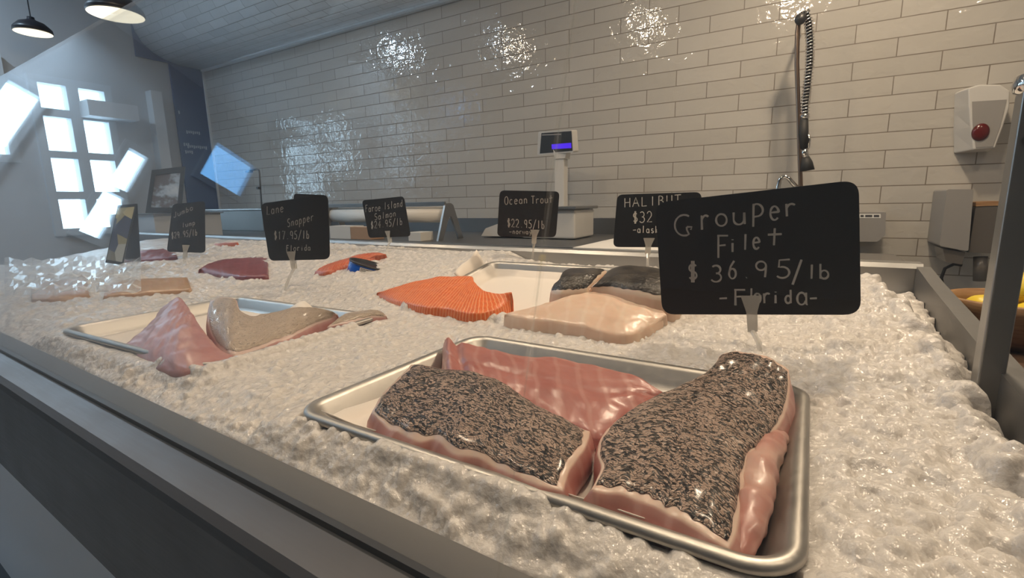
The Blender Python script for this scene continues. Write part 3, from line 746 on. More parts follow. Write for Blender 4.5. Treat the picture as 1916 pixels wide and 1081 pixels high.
# left grouper fillet, skin up
g = coons([(770, 680, .957), (800, 684, .956), (830, 691, .953), (885, 697, .950), (945, 717, .948), (990, 750, .944), (1045, 777, .941), (1103, 802, .938)],
          [(697, 770, .938), (725, 793, .936), (745, 803, .936), (785, 820, .936), (815, 818, .938), (850, 842, .937), (890, 850, .938), (930, 868, .936), (985, 893, .936), (1020, 906, .936), (1052, 913, .935)],
          [(770, 680, .957), (752, 697, .955), (735, 716, .950), (712, 740, .944), (697, 770, .938)],
          [(1103, 802, .938), (1094, 832, .938), (1075, 858, .938), (1062, 880, .937), (1052, 913, .935)], dome=0.007, rough=0.0014, seed=5)
fillet('grouper_fillet', g, PF1, M['pink'], 'grouper fillet with dark mottled skin up at the left of the nearest pan', skirt=(0.003, 0.006, 0.010, 0.006), skin=M['grouper_skin'], skin_label='dark brown mottled scaly skin', group='grouper fillets', seed=5)
# right grouper fillet, skin up, its thin end flipped up on the pan rim
g = coons([(1345, 665, .962), (1362, 657, .967), (1392, 655, .968), (1440, 667, .967), (1476, 690, .961)],
          [(1108, 912, .938), (1170, 921, .937), (1230, 945, .936), (1270, 965, .936), (1310, 987, .935), (1335, 1005, .934), (1362, 1020, .932)],
          [(1345, 665, .962), (1330, 690, .956), (1290, 715, .950), (1250, 731, .947), (1210, 750, .945), (1160, 780, .943), (1130, 808, .941), (1119, 840, .940), (1126, 872, .939), (1108, 912, .938)],
          [(1476, 690, .961), (1476, 728, .949), (1468, 770, .941), (1450, 800, .938), (1422, 832, .938), (1402, 852, .938), (1393, 885, .937), (1385, 935, .936), (1375, 990, .934), (1362, 1020, .932)],
          nu=56, nv=64, dome=0.004, rough=0.0014, seed=9)
fillet('grouper_fillet', g, PF1, M['pink'], 'grouper fillet with dark mottled skin at the right of the nearest pan, tail end raised', skirt=(0.002, 0.008, 0.010, 0.004), skin=M['grouper_skin'], skin_label='dark brown mottled scaly skin', group='grouper fillets', seed=9)
gr = bpy.data.objects['grouper_fillet.002']
# fleshy belly roll along its right side
pts = [(1462, 795, .936), (1442, 822, .937), (1425, 850, .937), (1418, 885, .936), (1413, 925, .935), (1405, 965, .933), (1392, 1005, .930), (1372, 1040, .926), (1352, 1050, .924)]
P = pxline(pts, 40); rad = [0.0045+0.0085*math.sin(math.pi*min(1, (k/39)*1.05+0.02))**0.6+0.0015*noise.noise(Vector((k*0.4, 1, 0))) for k in range(40)]
bm = B(); add_tube(bm, [p-Vector((0, 0, 0.009)) for p in P], rad, 18)
fl = bm.verts.layers.float.new('fat')
for v in bm.verts:
    v[fl] = max(0, min(1, 0.35+0.6*noise.noise(v.co*30))); v.co += Vector((noise.noise(v.co*70), noise.noise(v.co*70+Vector((9, 0, 0))), noise.noise(v.co*70+Vector((0, 9, 0)))))*0.0035
uvl = bm.loops.layers.uv.new('UVMap')
for f in bm.faces:
    f.smooth = True
    for lp in f.loops: lp[uvl].uv = (lp.vert.co.y*1.0, lp.vert.co.x+lp.vert.co.z)
child(link('belly_flap', bm, M['pink']), gr)['label'] = 'pale pink rolled belly flap'

# snapper pan
g = coons([(300, 578, .945), (318, 566, .958), (336, 556, .970), (352, 575, .962), (368, 600, .955)],
          [(232, 645, .926), (265, 665, .926), (300, 682, .926), (345, 693, .928), (390, 682, .930), (433, 664, .929)],
          [(300, 578, .945), (285, 600, .938), (262, 622, .931), (232, 645, .926)],
          [(368, 600, .955), (385, 625, .944), (408, 650, .935), (433, 664, .929)], dome=0.010, rough=0.0018, seed=12)
fillet('snapper_fillet', g, PF2, M['snap_flesh'], 'pink snapper fillet flesh side up at the left end of the left pan', skirt=(0.003, 0.004, 0.006, 0.004), group='snapper fillets', seed=12)
g = coons([(394, 562, .975), (416, 554, .981), (440, 558, .978), (450, 580, .962), (475, 592, .953), (510, 585, .952), (550, 577, .955), (590, 576, .955), (630, 586, .945)],
          [(405, 640, .930), (430, 662, .928), (470, 655, .927), (510, 640, .927), (545, 628, .928), (575, 612, .931), (605, 600, .935), (632, 590, .940)],
          [(394, 562, .975), (388, 585, .960), (390, 610, .945), (405, 640, .930)],
          [(630, 586, .945), (632, 588, .943), (632, 590, .940)], nu=70, nv=30, dome=0.008, rough=0.0012, seed=15)
fillet('snapper_fillet', g, PF2, M['snap_flesh'], 'snapper fillet with silvery skin up and its end curled, in the left pan', skirt=(0.003, 0.004, 0.005, 0.004), skin=M['silver_skin'], skin_label='silvery tan scaly skin', group='snapper fillets', seed=15)
g = coons([(640, 590, .936), (665, 584, .938), (700, 582, .938), (722, 588, .934)], [(612, 610, .930), (650, 602, .932), (690, 594, .933), (722, 591, .932)],
          [(640, 590, .936), (625, 600, .934), (612, 610, .930)], [(722, 588, .934), (723, 590, .933), (722, 591, .932)], nu=30, nv=14, dome=0.004, seed=18)
fillet('snapper_fillet', g, PF2, M['snap_flesh'], 'narrow snapper tail piece at the right corner of the left pan', skirt=(0.003, 0.003, 0.004, 0.003), skin=M['silver_skin'], group='snapper fillets', seed=18)

# trout and halibut
TB = 0.012
g = coons([(706, 548, .943), (730, 540, .954), (770, 528, .968), (820, 518, .980), (878, 516, .984), (888, 528, .977), (905, 543, .968), (930, 549, .967), (957, 546, .972)],
          [(706, 550, .940), (740, 562, .940), (790, 573, .942), (830, 577, .943), (860, 582, .943), (892, 586, .943), (925, 580, .946), (948, 566, .953), (957, 552, .965)],
          [(706, 548, .943), (705, 549, .942), (706, 550, .940)],
          [(957, 546, .972), (958, 549, .969), (957, 552, .965)], nu=72, nv=34, dome=0.004, rough=0.0010, seed=21)
fillet('trout_fillet', g, lambda x, y: min(PF3(x, y), 0.975)+0.001, M['trout_flesh'], 'bright orange trout fillet with pale stripes lying on ice and paper', skirt=(0.002, 0.003, 0.004, 0.002), seed=21)
g = coons([(945, 588, .948), (985, 578, .955), (1030, 566, .964), (1075, 552, .974), (1110, 544, .980), (1145, 545, .980), (1160, 552, .976), (1200, 558, .974), (1232, 572, .968), (1247, 588, .960)],
          [(945, 592, .944), (985, 598, .945), (1030, 602, .946), (1080, 609, .946), (1120, 618, .944), (1155, 625, .942), (1182, 626, .941), (1215, 613, .945), (1240, 598, .952)],
          [(945, 588, .948), (944, 590, .946), (945, 592, .944)],
          [(1247, 588, .960), (1245, 593, .956), (1240, 598, .952)], nu=72, nv=34, dome=0.008, rough=0.0014, seed=24)
fillet('halibut_fillet', g, lambda x, y: PF3(x, y)+0.001, M['halibut_flesh'], 'thick pale cream halibut fillet at the front of the tilted pan', skirt=(0.002, 0.004, 0.006, 0.002), group='halibut pieces', seed=24)
g = coons([(1050, 514, 1.000), (1062, 506, 1.006), (1085, 502, 1.008), (1115, 503, 1.008), (1135, 505, 1.004)],
          [(1030, 545, .978), (1050, 547, .980), (1080, 545, .982), (1098, 542, .984)],
          [(1050, 514, 1.000), (1044, 526, .996), (1034, 534, .988), (1030, 545, .978)],
          [(1135, 505, 1.004), (1118, 520, 1.000), (1105, 532, .992), (1098, 542, .984)], nu=40, nv=26, dome=0.007, rough=0.0008, seed=27)
fillet('halibut_fillet', g, lambda x, y: PF3(x, y)+0.001, M['halibut_flesh'], 'dark skinned halibut piece at the left, behind the cream fillet', skirt=(0.002, 0.002, 0.003, 0.003), skin=M['halibut_skin'], skin_label='dark grey smooth skin', group='halibut pieces', seed=27, inset=1)
g = coons([(1138, 506, 1.004), (1165, 500, 1.010), (1200, 501, 1.012), (1240, 506, 1.010), (1275, 515, 1.004)],
          [(1102, 541, .985), (1140, 542, .987), (1180, 549, .986), (1225, 556, .984), (1262, 562, .980)],
          [(1138, 506, 1.004), (1124, 520, 1.001), (1110, 532, .994), (1102, 541, .985)],
          [(1275, 515, 1.004), (1276, 535, .996), (1272, 550, .988), (1262, 562, .980)], nu=44, nv=26, dome=0.010, rough=0.0008, seed=30)
fillet('halibut_fillet', g, lambda x, y: PF3(x, y)+0.001, M['halibut_flesh'], 'dark skinned shiny halibut piece at the right, behind the cream fillet', skirt=(0.002, 0.002, 0.003, 0.003), skin=M['halibut_skin'], skin_label='dark grey smooth skin', group='halibut pieces', seed=30, inset=1)

# far end of the ice: other fish
def far_fish(name, quad, m, label, cat='fish', dome=0.006, seed=0, drop=0.02, group=None):
    bk, fr = [[(x, y, oice(x, y, hh).z) for x, y, _ in e] for e, hh in zip(quad, (0.018, 0.010))]
    g = coons(bk, fr, [bk[0], tuple((a+c)/2 for a, c in zip(bk[0], fr[0])), fr[0]], [bk[-1], tuple((a+c)/2 for a, c in zip(bk[-1], fr[-1])), fr[-1]], nu=30, nv=14, dome=dome, rough=0.0015, seed=seed)
    return fillet(name, g, lambda x, y: ice_base(x, y)-0.006, m, label, cat, skirt=(0.003, 0.003, 0.004, 0.003), seed=seed, group=group)
far_fish('tuna_loin', ([(372, 503, .978), (400, 490, .988), (440, 483, .994), (500, 480, .996)], [(372, 506, .975), (410, 512, .975), (450, 517, .976), (500, 516, .977)]), M['tuna_flesh'], 'long dark red fish loin on the ice left of the snapper sign', seed=41)
far_fish('salmon_fillet', ([(598, 500, .985), (640, 486, .995), (690, 474, 1.004), (722, 474, 1.004)], [(590, 507, .980), (615, 507, .980), (640, 497, .985), (700, 481, .998)]), M['red_flesh'], 'orange red salmon fillet behind the blue tin', seed=43)
far_fish('smoked_fish', ([(200, 532, .965), (240, 524, .968), (300, 520, .970), (350, 519, .972)], [(195, 553, .950), (240, 550, .952), (300, 545, .954), (357, 541, .956)]), M['tan_flesh'], 'flat tan smoked fish slab behind the left pan', seed=45)
far_fish('red_fillet', ([(230, 473, 1.0), (280, 467, 1.004), (330, 464, 1.006)], [(228, 487, .99), (280, 485, .992), (330, 480, .994)]), M['tuna_flesh'], 'red fillet at the back beside the picture tent card', seed=47)
far_fish('red_fillet', ([(385, 461, 1.006), (410, 455, 1.008), (445, 453, 1.010)], [(385, 469, 1.0), (415, 470, 1.0), (450, 463, 1.002)]), M['red_flesh'], 'small red fillet at the back right of the small tilted card', seed=49)
far_fish('brown_fillet', ([(60, 532, .965), (100, 524, .968), (160, 520, .970)], [(60, 560, .948), (110, 558, .948), (165, 550, .952)]), M['tan_flesh'], 'brown fish piece at the far left end of the ice', seed=51)
# plastic film over the far fish
bm = B(); g = []
for i in range(31):
    row = []
    for j in range(15):
        p = oice(10+i*8.5, 560-j*5+(-6*i/30), 0.02); q = Vector((p.x*22, p.y*22, 0))
        row.append(bm.verts.new((p.x, p.y, p.z+0.012+0.016*noise.noise(q)+0.008*noise.noise(q*2.7))))
    g.append(row)
for i in range(30):
    for j in range(14): bm.faces.new((g[i][j], g[i+1][j], g[i+1][j+1], g[i][j+1]))
tag(link('plastic_film', bm, M['film']), 'crumpled clear plastic film over the fish at the far left', 'plastic film')
# blue tin tilted in the ice
c = oice(690, 515, 0.0)+Vector((0, 0, 0.017)); ax = Vector((0.24, 0.20, 0.93)).normalized()
tin = empty('blue_tin', c, 'round bright blue tin tilted in the ice behind the trout', 'tin')
bm = B(); add_lathe(bm, [(0.0, -0.02), (0.052, -0.02), (0.053, -0.018), (0.053, 0.011), (0.052, 0.012)], c, 40, ax); wl('tin_body', bm, M['blue_tin'], tin, True)
bm = B(); add_lathe(bm, [(0.0, 0.012), (0.050, 0.012), (0.0545, 0.012), (0.055, 0.014), (0.0545, 0.0165), (0.050, 0.0165), (0.049, 0.014), (0.0, 0.014)], c, 40, ax); wl('tin_lid', bm, M['black_plastic'], tin, True)
q = Vector((0, 0, 1)).rotation_difference(ax); bm = B(); rows = []
lab0 = math.atan2(-0.75, 0.66)-0.25
for k in range(9):
    a = lab0-0.1+0.7*k/8; rows.append([bm.verts.new(q @ Vector((0.0536*math.cos(a), 0.0536*math.sin(a), z))+c) for z in (-0.016, 0.008)])
for a, b2 in zip(rows, rows[1:]): bm.faces.new((a[0], b2[0], b2[1], a[1]))
wl('label', bm, M['label_white'], tin)
bm = B()
for zr in (0.004, 0.000, -0.005, -0.009):
    for k in range(7):
        a0 = lab0-0.03+0.075*k; a1 = a0+0.045
        vs = [bm.verts.new(q @ Vector((0.0541*math.cos(a), 0.0541*math.sin(a), z))+c) for a, z in ((a0, zr), (a1, zr), (a1, zr+0.002), (a0, zr+0.002))]; bm.faces.new(vs)
wl('print', bm, M['label_ink'], tin)

# ------------------------------------------------------------------ chalkboard signs
def arc(cx, cy, rx, ry, a0, a1, n=14):
    return [(cx+rx*math.cos(math.radians(a0+(a1-a0)*k/n)), cy+ry*math.sin(math.radians(a0+(a1-a0)*k/n))) for k in range(n+1)]
GL = {
 'G': [arc(.5, .5, .45, .5, 60, 300)+[(.62, .28), (.62, .42)], [(.62, .42), (.86, .42), (.80, .28)]],
 'r': [[(.2, .6), (.25, 0)], [(.22, .4)]+arc(.6, .35, .35, .25, 150, 50)], 'o': [arc(.5, .3, .36, .3, 80, 440)],
 'u': [[(.12, .6)]+arc(.45, .25, .33, .25, 180, 360)+[(.8, .6)], [(.8, .6), (.84, .02)]],
 'P': [[(.2, 0), (.22, 1)], [(.22, .95)]+arc(.42, .72, .42, .27, 90, -90)+[(.2, .42)]],
 'p': [[(.2, .6), (.2, -.4)], arc(.48, .3, .3, .3, 160, -160)], 'e': [[(.15, .32), (.8, .36)]+arc(.48, .3, .34, .3, 10, 320)],
 'F': [[(.2, 0), (.2, 1)], [(.12, 1), (.85, 1)], [(.2, .55), (.68, .58)]], 'i': [[(.5, 0), (.5, .55)], [(.5, .72), (.52, .78)]],
 'l': [[(.45, 0), (.5, 1)]], 't': [[(.5, 1), (.45, 0)], [(.1, .62), (.9, .66)]], '$': [arc(.5, .7, .3, .2, 30, 260, 10)+arc(.5, .3, .32, .2, 80, -150, 10), [(.42, 1.08), (.42, -.08)], [(.58, 1.08), (.58, -.08)]],
 '3': [arc(.42, .74, .36, .25, 140, -85)+arc(.42, .26, .42, .27, 88, -150)], '6': [[(.62, 1), (.3, .7)]+arc(.46, .28, .32, .28, 160, 520)],
 '.': [[(.45, .02), (.52, .06)]], '9': [arc(.45, .7, .32, .27, 0, 360)+[(.74, .3), (.7, 0)]], '5': [[(.85, 1), (.25, .96), (.22, .58)]+arc(.42, .3, .4, .3, 100, -140)],
 '/': [[(.1, -.15), (.9, 1.1)]], 'b': [[(.2, 1), (.2, 0)], arc(.48, .28, .3, .28, 165, -165)], '-': [[(.1, .35), (.9, .38)]],
 'd': [[(.78, 1), (.8, 0)], arc(.5, .28, .32, .28, 10, 340)], 'a': [arc(.45, .28, .32, .28, 20, 340), [(.78, .56), (.8, .02), (.9, 0)]],
 'n': [[(.18, .58), (.2, 0)], [(.2, .36)]+arc(.48, .34, .28, .24, 170, 0)+[(.78, 0)]], 'H': [[(.15, 0), (.15, 1)], [(.85, 0), (.85, 1)], [(.15, .5), (.85, .52)]],
 'A': [[(.05, 0), (.5, 1), (.95, 0)], [(.25, .38), (.75, .38)]], 'L': [[(.2, 1), (.2, 0), (.85, .02)]], 'I': [[(.5, 0), (.5, 1)]],
 'B': [[(.2, 0), (.2, 1)], [(.2, 1)]+arc(.35, .76, .4, .24, 90, -90)+arc(.38, .26, .45, .26, 90, -90)+[(.2, 0)]], 'U': [[(.15, 1)]+arc(.5, .35, .35, .35, 180, 360)+[(.85, 1)]],
 'T': [[(.05, 1), (.95, 1)], [(.5, 1), (.5, 0)]], '2': [arc(.45, .7, .36, .3, 160, -30)+[(.12, .02), (.9, .02)]], 's': [arc(.5, .44, .26, .15, 40, 260, 8)+arc(.48, .15, .28, .15, 80, -150, 8)],
 'k': [[(.2, 1), (.2, 0)], [(.75, .6), (.22, .28), (.8, 0)]], 'O': [arc(.5, .5, .42, .5, 80, 440)], 'c': [arc(.5, .3, .36, .3, 50, 310)], '4': [[(.65, 0), (.68, 1), (.1, .35), (.92, .38)]],
 'S': [arc(.5, .75, .34, .25, 30, 265, 10)+arc(.48, .25, .36, .25, 85, -150, 10)], 'm': [[(.1, .56), (.12, 0)], [(.12, .36)]+arc(.31, .36, .18, .2, 170, 0)+[(.5, 0)], [(.5, .36)]+arc(.68, .36, .18, .2, 170, 0)+[(.88, 0)]],
 'w': [[(.05, .55), (.28, 0), (.5, .5), (.72, 0), (.95, .55)]], 'y': [[(.15, .58), (.48, .05)], [(.85, .6), (.3, -.4)]], 'R': [[(.2, 0), (.2, 1)], [(.2, 1)]+arc(.4, .74, .4, .26, 90, -90)+[(.2, .48)], [(.4, .48), (.88, 0)]],
 '1': [[(.3, .8), (.5, 1), (.5, 0)]], 'J': [[(.7, 1)]+arc(.42, .25, .28, .25, 0, -170)], '7': [[(.1, 1), (.88, 1), (.4, 0)]], ' ': []}
def chalk(text, x0, y0, x1, y1, h):
    """letters along a baseline given in the photo's pixels, height h px; returns px polylines"""
    out = []; n = len(text); adv = ((x1-x0)/n, (y1-y0)/n)
    for k, ch in enumerate(text):
        bx, by = x0+adv[0]*(k+0.08), y0+adv[1]*(k+0.08)
        for st in GL[ch]: out.append([(bx+adv[0]*0.84*u, by+adv[1]*0.84*u-h*v) for u, v in st])
    return out
def card_plane(base, pitch_deg, yaw_deg):
    y, p = math.radians(yaw_deg), math.radians(pitch_deg)
    return Vector((math.sin(y)*math.cos(p), -math.cos(y)*math.cos(p), math.sin(p)))
def rounded_quad(q, r=0.06, n=6):
    pts = []
    for i in range(4):
        a, c, b2 = q[i-1], q[i], q[(i+1) % 4]
        L = min((a-c).length, (b2-c).length)*r*2
        p0 = c+(a-c).normalized()*L; p2 = c+(b2-c).normalized()*L
        for k in range(n+1):
            s = k/n; pts.append(p0*(1-s)**2+c*2*s*(1-s)+p2*s*s)
    return pts
def sign(corners, pc, n, lines, foot, label, chalk_mat, lw=0.0011, stem=True, clip_px=None, r=0.055, wname='chalkboard_sign'):
    """corners TL TR BR BL in px on the plane through pc with normal n (towards the viewer)"""
    q = [opl(x, y, pc, n) for x, y in corners]
    root = empty(wname, foot, label, 'sign', 'chalkboard price signs')
    bm = B(); add_prism(bm, rounded_quad(q, r), -n*0.0022); wl('card', bm, M['card'], root)
    if lines and not isinstance(lines[0][0], list): lines = [lines]
    for text in lines:
      bm = B()
      for ln in text:
        P = [opl(x, y, pc, n)+n*0.0005 for x, y in ln]
        k = len(P); vs = []
        for i in range(k):
            d = (P[min(i+1, k-1)]-P[max(i-1, 0)]).normalized(); s = n.cross(d).normalized()*lw*(0.85+0.3*noise.noise(P[i]*200))
            vs.append((bm.verts.new(P[i]+s), bm.verts.new(P[i]-s)))
        for a, b2 in zip(vs, vs[1:]): bm.faces.new((a[0], a[1], b2[1], b2[0]))
      wl('chalk_lettering', bm, chalk_mat, root)
    if stem:
        bot = (q[2]+q[3])/2; s = (q[2]-q[3]).normalized()
        if clip_px: bot = opl(*clip_px, pc, n)
        upv = ((q[0]-q[3])).normalized(); hgt = (q[0]-q[3]).length; cwid = 0.008+hgt*0.02
        bm = B()
        for off in (0.0018, -0.0042):      # two jaws
            pts = [bot+s*a*cwid+upv*b_*hgt+n*off for a, b_ in ((-0.55, -0.14), (0.55, -0.14), (0.6, 0.02), (1.15, 0.16), (-1.15, 0.16), (-0.6, 0.02))]
            add_prism(bm, pts, n*0.0016)
        add_box(bm, bot-upv*hgt*0.10-n*0.001, (cwid*1.0, 0.008, hgt*0.10), rz=math.atan2(s.y, s.x))
        wl('clip', bm, M['clear'], root)
        bm = B(); a = bot-upv*hgt*0.14; f = Vector(foot)
        add_tube(bm, [a, a.lerp(f, 0.3)+n*0.002, a.lerp(f, 0.7), f-Vector((0, 0, 0.012))], [cwid*0.36, cwid*0.30, cwid*0.34, cwid*0.30], 8)
        wl('stem', bm, M['clear'], root)
    return root
# grouper sign
n0 = card_plane(None, 1.6, 1.9); pc = Vector((-0.04, 0.73, ZC-0.073))
L = []
def gl(ch, x, y, w_, h): L[-1].extend(chalk(ch, x, y, x+w_, y, h))
z5 = lambda x, y: (1200+x/3.604, 320+y/3.604)
def Z(ch, x0, y0, x1, y1):      # glyph box in the zoomed view: left, top, right, bottom
    a = z5(x0, y1); c = z5(x1, y0); gl(ch, a[0], a[1], c[0]-a[0], a[1]-c[1])
for a in (('G', 205, 295, 375, 435), ('r', 385, 235, 470, 395), ('o', 480, 235, 600, 370), ('u', 600, 225, 725, 360), ('P', 725, 220, 845, 375), ('e', 850, 175, 950, 330), ('r', 950, 165, 1060, 305),
          ('F', 490, 435, 610, 585), ('i', 590, 435, 640, 545), ('l', 670, 425, 735, 530), ('e', 740, 395, 815, 525), ('t', 830, 385, 970, 500),
          ('$', 300, 615, 395, 740), ('3', 460, 635, 560, 745), ('6', 575, 605, 660, 725), ('.', 680, 660, 740, 720), ('9', 750, 605, 875, 715), ('5', 890, 595, 1030, 720), ('/', 1005, 610, 1095, 745), ('l', 1120, 630, 1180, 725), ('b', 1180, 625, 1290, 725),
          ('-', 515, 800, 590, 890), ('F', 605, 800, 725, 905), ('l', 715, 790, 770, 890), ('o', 745, 780, 820, 890), ('r', 810, 780, 880, 890), ('i', 880, 790, 930, 890), ('d', 955, 800, 1025, 890), ('a', 1030, 755, 1140, 900), ('-', 1125, 800, 1195, 890)):
    if a[0] in ('G', '$') or a[:2] in (('F', 490), ('-', 515)): L.append([])
    Z(*a)
foot = oz(1425, 650, 0.94)
sign([(1226, 379), (1607, 336), (1611, 589), (1239, 588)], pc, n0, L, foot, 'large black chalkboard sign reading Grouper Filet $36.95/lb, nearest the viewer', M['chalk'], 0.0015, clip_px=(1407, 588))
# ocean trout
nt = card_plane(None, -3, 22); pc = Vector((-0.583, 1.073, ZC-0.028))
L = [chalk('Ocean', 943, 383, 988, 380, 15), chalk('Trout', 993, 381, 1035, 379, 14), chalk('$22.95/lb', 948, 424, 1020, 428, 15), chalk('-norway-', 952, 437, 1002, 438, 9)]
sign([(935, 356), (1047, 358), (1040, 444), (930, 442)], pc, nt, L, oz(995, 491, 0.985), 'small black chalkboard sign reading Ocean Trout $22.95/lb in front of the scale', M['chalk'], 0.0011, clip_px=(1000, 443))
# halibut
nh = card_plane(None, 6, 16); pc = Vector((-0.253, 1.05, ZC-0.042))
L = [chalk('HALIBUT', 1166, 388, 1276, 381, 17), chalk('$32', 1182, 417, 1222, 415, 20), chalk('-alaska-', 1183, 435, 1250, 436, 13)]
sign([(1155, 364), (1312, 359), (1318, 463), (1147, 462)], pc, nh, L, oz(1212, 505, 0.995), 'black chalkboard sign reading HALIBUT $32, half hidden behind the grouper sign', M['chalk_white'], 0.0010, clip_px=(1213, 461))
# faroe island salmon
nf = card_plane(None, -4.8, 0); pc = Vector((-1.196, 1.196, ZC-0.042))
L = [chalk('Faroe', 683, 397, 713, 394, 13), chalk('Island', 718, 392, 754, 386, 13), chalk('Salmon', 700, 412, 742, 404, 12), chalk('$24.95/lb', 693, 428, 754, 420, 13)]
sign([(677, 375), (755, 367), (768, 442), (690, 445)], pc, nf, L, oz(722, 470, 0.985), 'small black chalkboard sign reading Faroe Island Salmon, in front of the paper roll', M['chalk'], 0.0012, clip_px=(728, 443))
# lime snapper
ns = card_plane(None, 0, 20); pc = Vector((-1.058, 0.751, ZC-0.056))
L = [chalk('Lane', 498, 402, 532, 396, 16), chalk('Snapper', 537, 425, 588, 412, 15), chalk('$17.95/lb', 512, 448, 580, 446, 15), chalk('Florida', 535, 470, 582, 468, 11)]
sign([(487, 381), (613, 363), (617, 485), (504, 488)], pc, ns, L, oz(530, 545, 0.932), 'black chalkboard sign reading Snapper with chalk price, behind the left pan', M['chalk'], 0.0010, clip_px=(548, 487))
# card behind it and small card to the left
nb = card_plane(None, 0, 14); pc = oz(580, 470, 0.99); pc = Vector((pc.x, pc.y, 1.09))
L = [chalk('$1', 590, 385, 606, 385, 12), chalk('/lb', 592, 404, 606, 404, 10)]
sign([(549, 362), (612, 365), (616, 440), (555, 440)], pc, nb, L, oz(585, 470, 0.99), 'black chalkboard sign standing just behind the snapper sign', M['chalk'], 0.0009, clip_px=(590, 440))
nl = card_plane(None, 0, 35); pc = Vector((-1.95, 0.945, ZC-0.07))
L = [chalk('Jumbo', 324, 408, 362, 392, 10), chalk('lump', 340, 426, 366, 420, 9), chalk('$29.95/lb', 320, 447, 370, 440, 12)]
sign([(323, 382), (383, 376), (384, 473), (312, 471)], pc, nl, L, oz(347, 492, 0.955), 'small black chalkboard sign beside the picture tent card at the far left', M['chalk'], 0.0010, clip_px=(347, 472))

# picture tent card
M['photo'] = mat('printed_picture', (0.6, 0.55, 0.3), 0.35); t = NT(M['photo']); v = t.coord('Object', (1, 1, 1))
vo = t.n('ShaderNodeTexVoronoi'); vo.inputs['Scale'].default_value = 16; t.l(v, vo.inputs['Vector']); sp = t.n('ShaderNodeSeparateColor'); t.l(vo.outputs['Color'], sp.inputs[0])
t.l(t.ramp(sp.outputs[0], [(0.1, (0.10, 0.13, 0.22)), (0.3, (0.55, 0.52, 0.25)), (0.55, (0.62, 0.58, 0.32)), (0.75, (0.45, 0.55, 0.68)), (0.92, (0.50, 0.22, 0.10))]), t.b.inputs['Base Color'])
def tent(corners, side, pc, n, label):
    q = [opl(x, y, pc, n) for x, y in corners]; root = empty('tent_card', (q[2]+q[3])/2, label, 'sign')
    bm = B(); add_prism(bm, q, -n*0.003); wl('front_board', bm, M['dark_frame'], root)
    c = sum(q, Vector())/4; qi = [c+(p-c)*0.9+n*0.0008 for p in q]
    bm = B(); bm.faces.new([bm.verts.new(p) for p in qi]); bmesh.ops.recalc_face_normals(bm, faces=bm.faces); wl('picture', bm, M['photo'], root)
    nb_ = Vector((-n.x, -n.y, 0)).normalized(); bq = [q[0]-n*0.003, q[1]-n*0.003, q[2]+nb_*side, q[3]+nb_*side]
    bm = B(); add_prism(bm, bq, nb_*0.003); wl('back_board', bm, M['card'], root)
n_ = card_plane(None, 14, 5); b0 = oz(213, 495, 0.955)
tent([(220, 384), (255, 381), (229, 496), (197, 491)], 0.09, b0, Vector((0.55, -0.80, 0.22)).normalized(), 'tall narrow tent card with a yellow and blue picture at the far left')
# black framed picture standing on the counter beyond the case
b0 = ox(300, 395, -3.6); nn = Vector((0.80, -0.58, 0.14)).normalized()
q = [opl(x, y, b0, nn) for x, y in ((284, 318), (346, 311), (338, 398), (272, 398))]
root = empty('picture_frame', (q[2]+q[3])/2, 'black framed picture leaning beside the navy panel at the far left', 'picture')
c = sum(q, Vector())/4
bm = B(); qi = [c+(p-c)*0.76 for p in q]
for i in range(4): add_prism(bm, [q[i], q[(i+1) % 4], qi[(i+1) % 4], qi[i]], -nn*0.02)
wl('frame', bm, M['dark_frame'], root)
M['print2'] = mat('blue_print', (0.45, 0.55, 0.66), 0.3); t = NT(M['print2']); t.l(t.ramp(t.noise(t.coord('Object'), 9, 4), [(0.42, (0.16, 0.15, 0.16)), (0.5, (0.42, 0.52, 0.64)), (0.62, (0.62, 0.70, 0.78))]), t.b.inputs['Base Color'])
bm = B(); add_prism(bm, [p-nn*0.008 for p in qi], -nn*0.004); wl('picture', bm, M['print2'], root)
bm = B(); f = (q[2]+q[3])/2; add_prism(bm, [c-nn*0.02+Vector((0, 0.02, 0)), c-nn*0.02-Vector((0, 0.02, 0)), Vector((f.x, f.y, f.z))-Vector((nn.x, nn.y, 0))*0.22-Vector((0, 0.02, 0)), Vector((f.x, f.y, f.z))-Vector((nn.x, nn.y, 0))*0.22+Vector((0, 0.02, 0))], (0, 0, -0.006)); wl('easel_back', bm, M['dark_frame'], root)
PIC_Z = min(p.z for p in q)
f = (q[2]+q[3])/2-Vector((nn.x, nn.y, 0))*0.12
bm = B(); add_box(bm, (f.x, f.y-0.02, (PIC_Z-0.004)/2), (0.62, 0.40, PIC_Z-0.004), bev=0.004); o = tag(link('low_cabinet', bm, M['grey_paint']), 'grey cabinet beyond the case carrying the black framed picture', 'cabinet')
bm = B(); add_box(bm, (f.x, f.y-0.02, PIC_Z-0.0035), (0.66, 0.42, 0.005)); wl('cabinet_top', bm, M['steel_dark'], o)

# ------------------------------------------------------------------ counter along the back wall
ZK = 0.953
XK0, XK1 = XL+0.6, 0.12
ct = empty('back_counter', ((XK0+XK1)/2, 2.25, 0), 'long stainless steel work counter along the tiled wall', 'counter')
YK = 1.86
bm = B(); add_box(bm, ((XK0+XK1)/2, (YK+YW)/2, ZK-0.02), (XK1-XK0, YW-YK-0.004, 0.04), bev=0.004); wl('counter_top', bm, M['steel_dark'], ct)
bm = B(); add_box(bm, ((XK0+XK1)/2, YW-0.03, ZK+0.045), (XK1-XK0, 0.05, 0.09)); wl('backsplash', bm, M['steel_dark'], ct)
bm = B(); add_box(bm, ((XK0+XK1)/2, (YK+YW)/2+0.03, (ZK-0.04)/2), (XK1-XK0-0.04, YW-YK-0.08, ZK-0.042)); wl('base_cabinet', bm, M['panel'], ct)
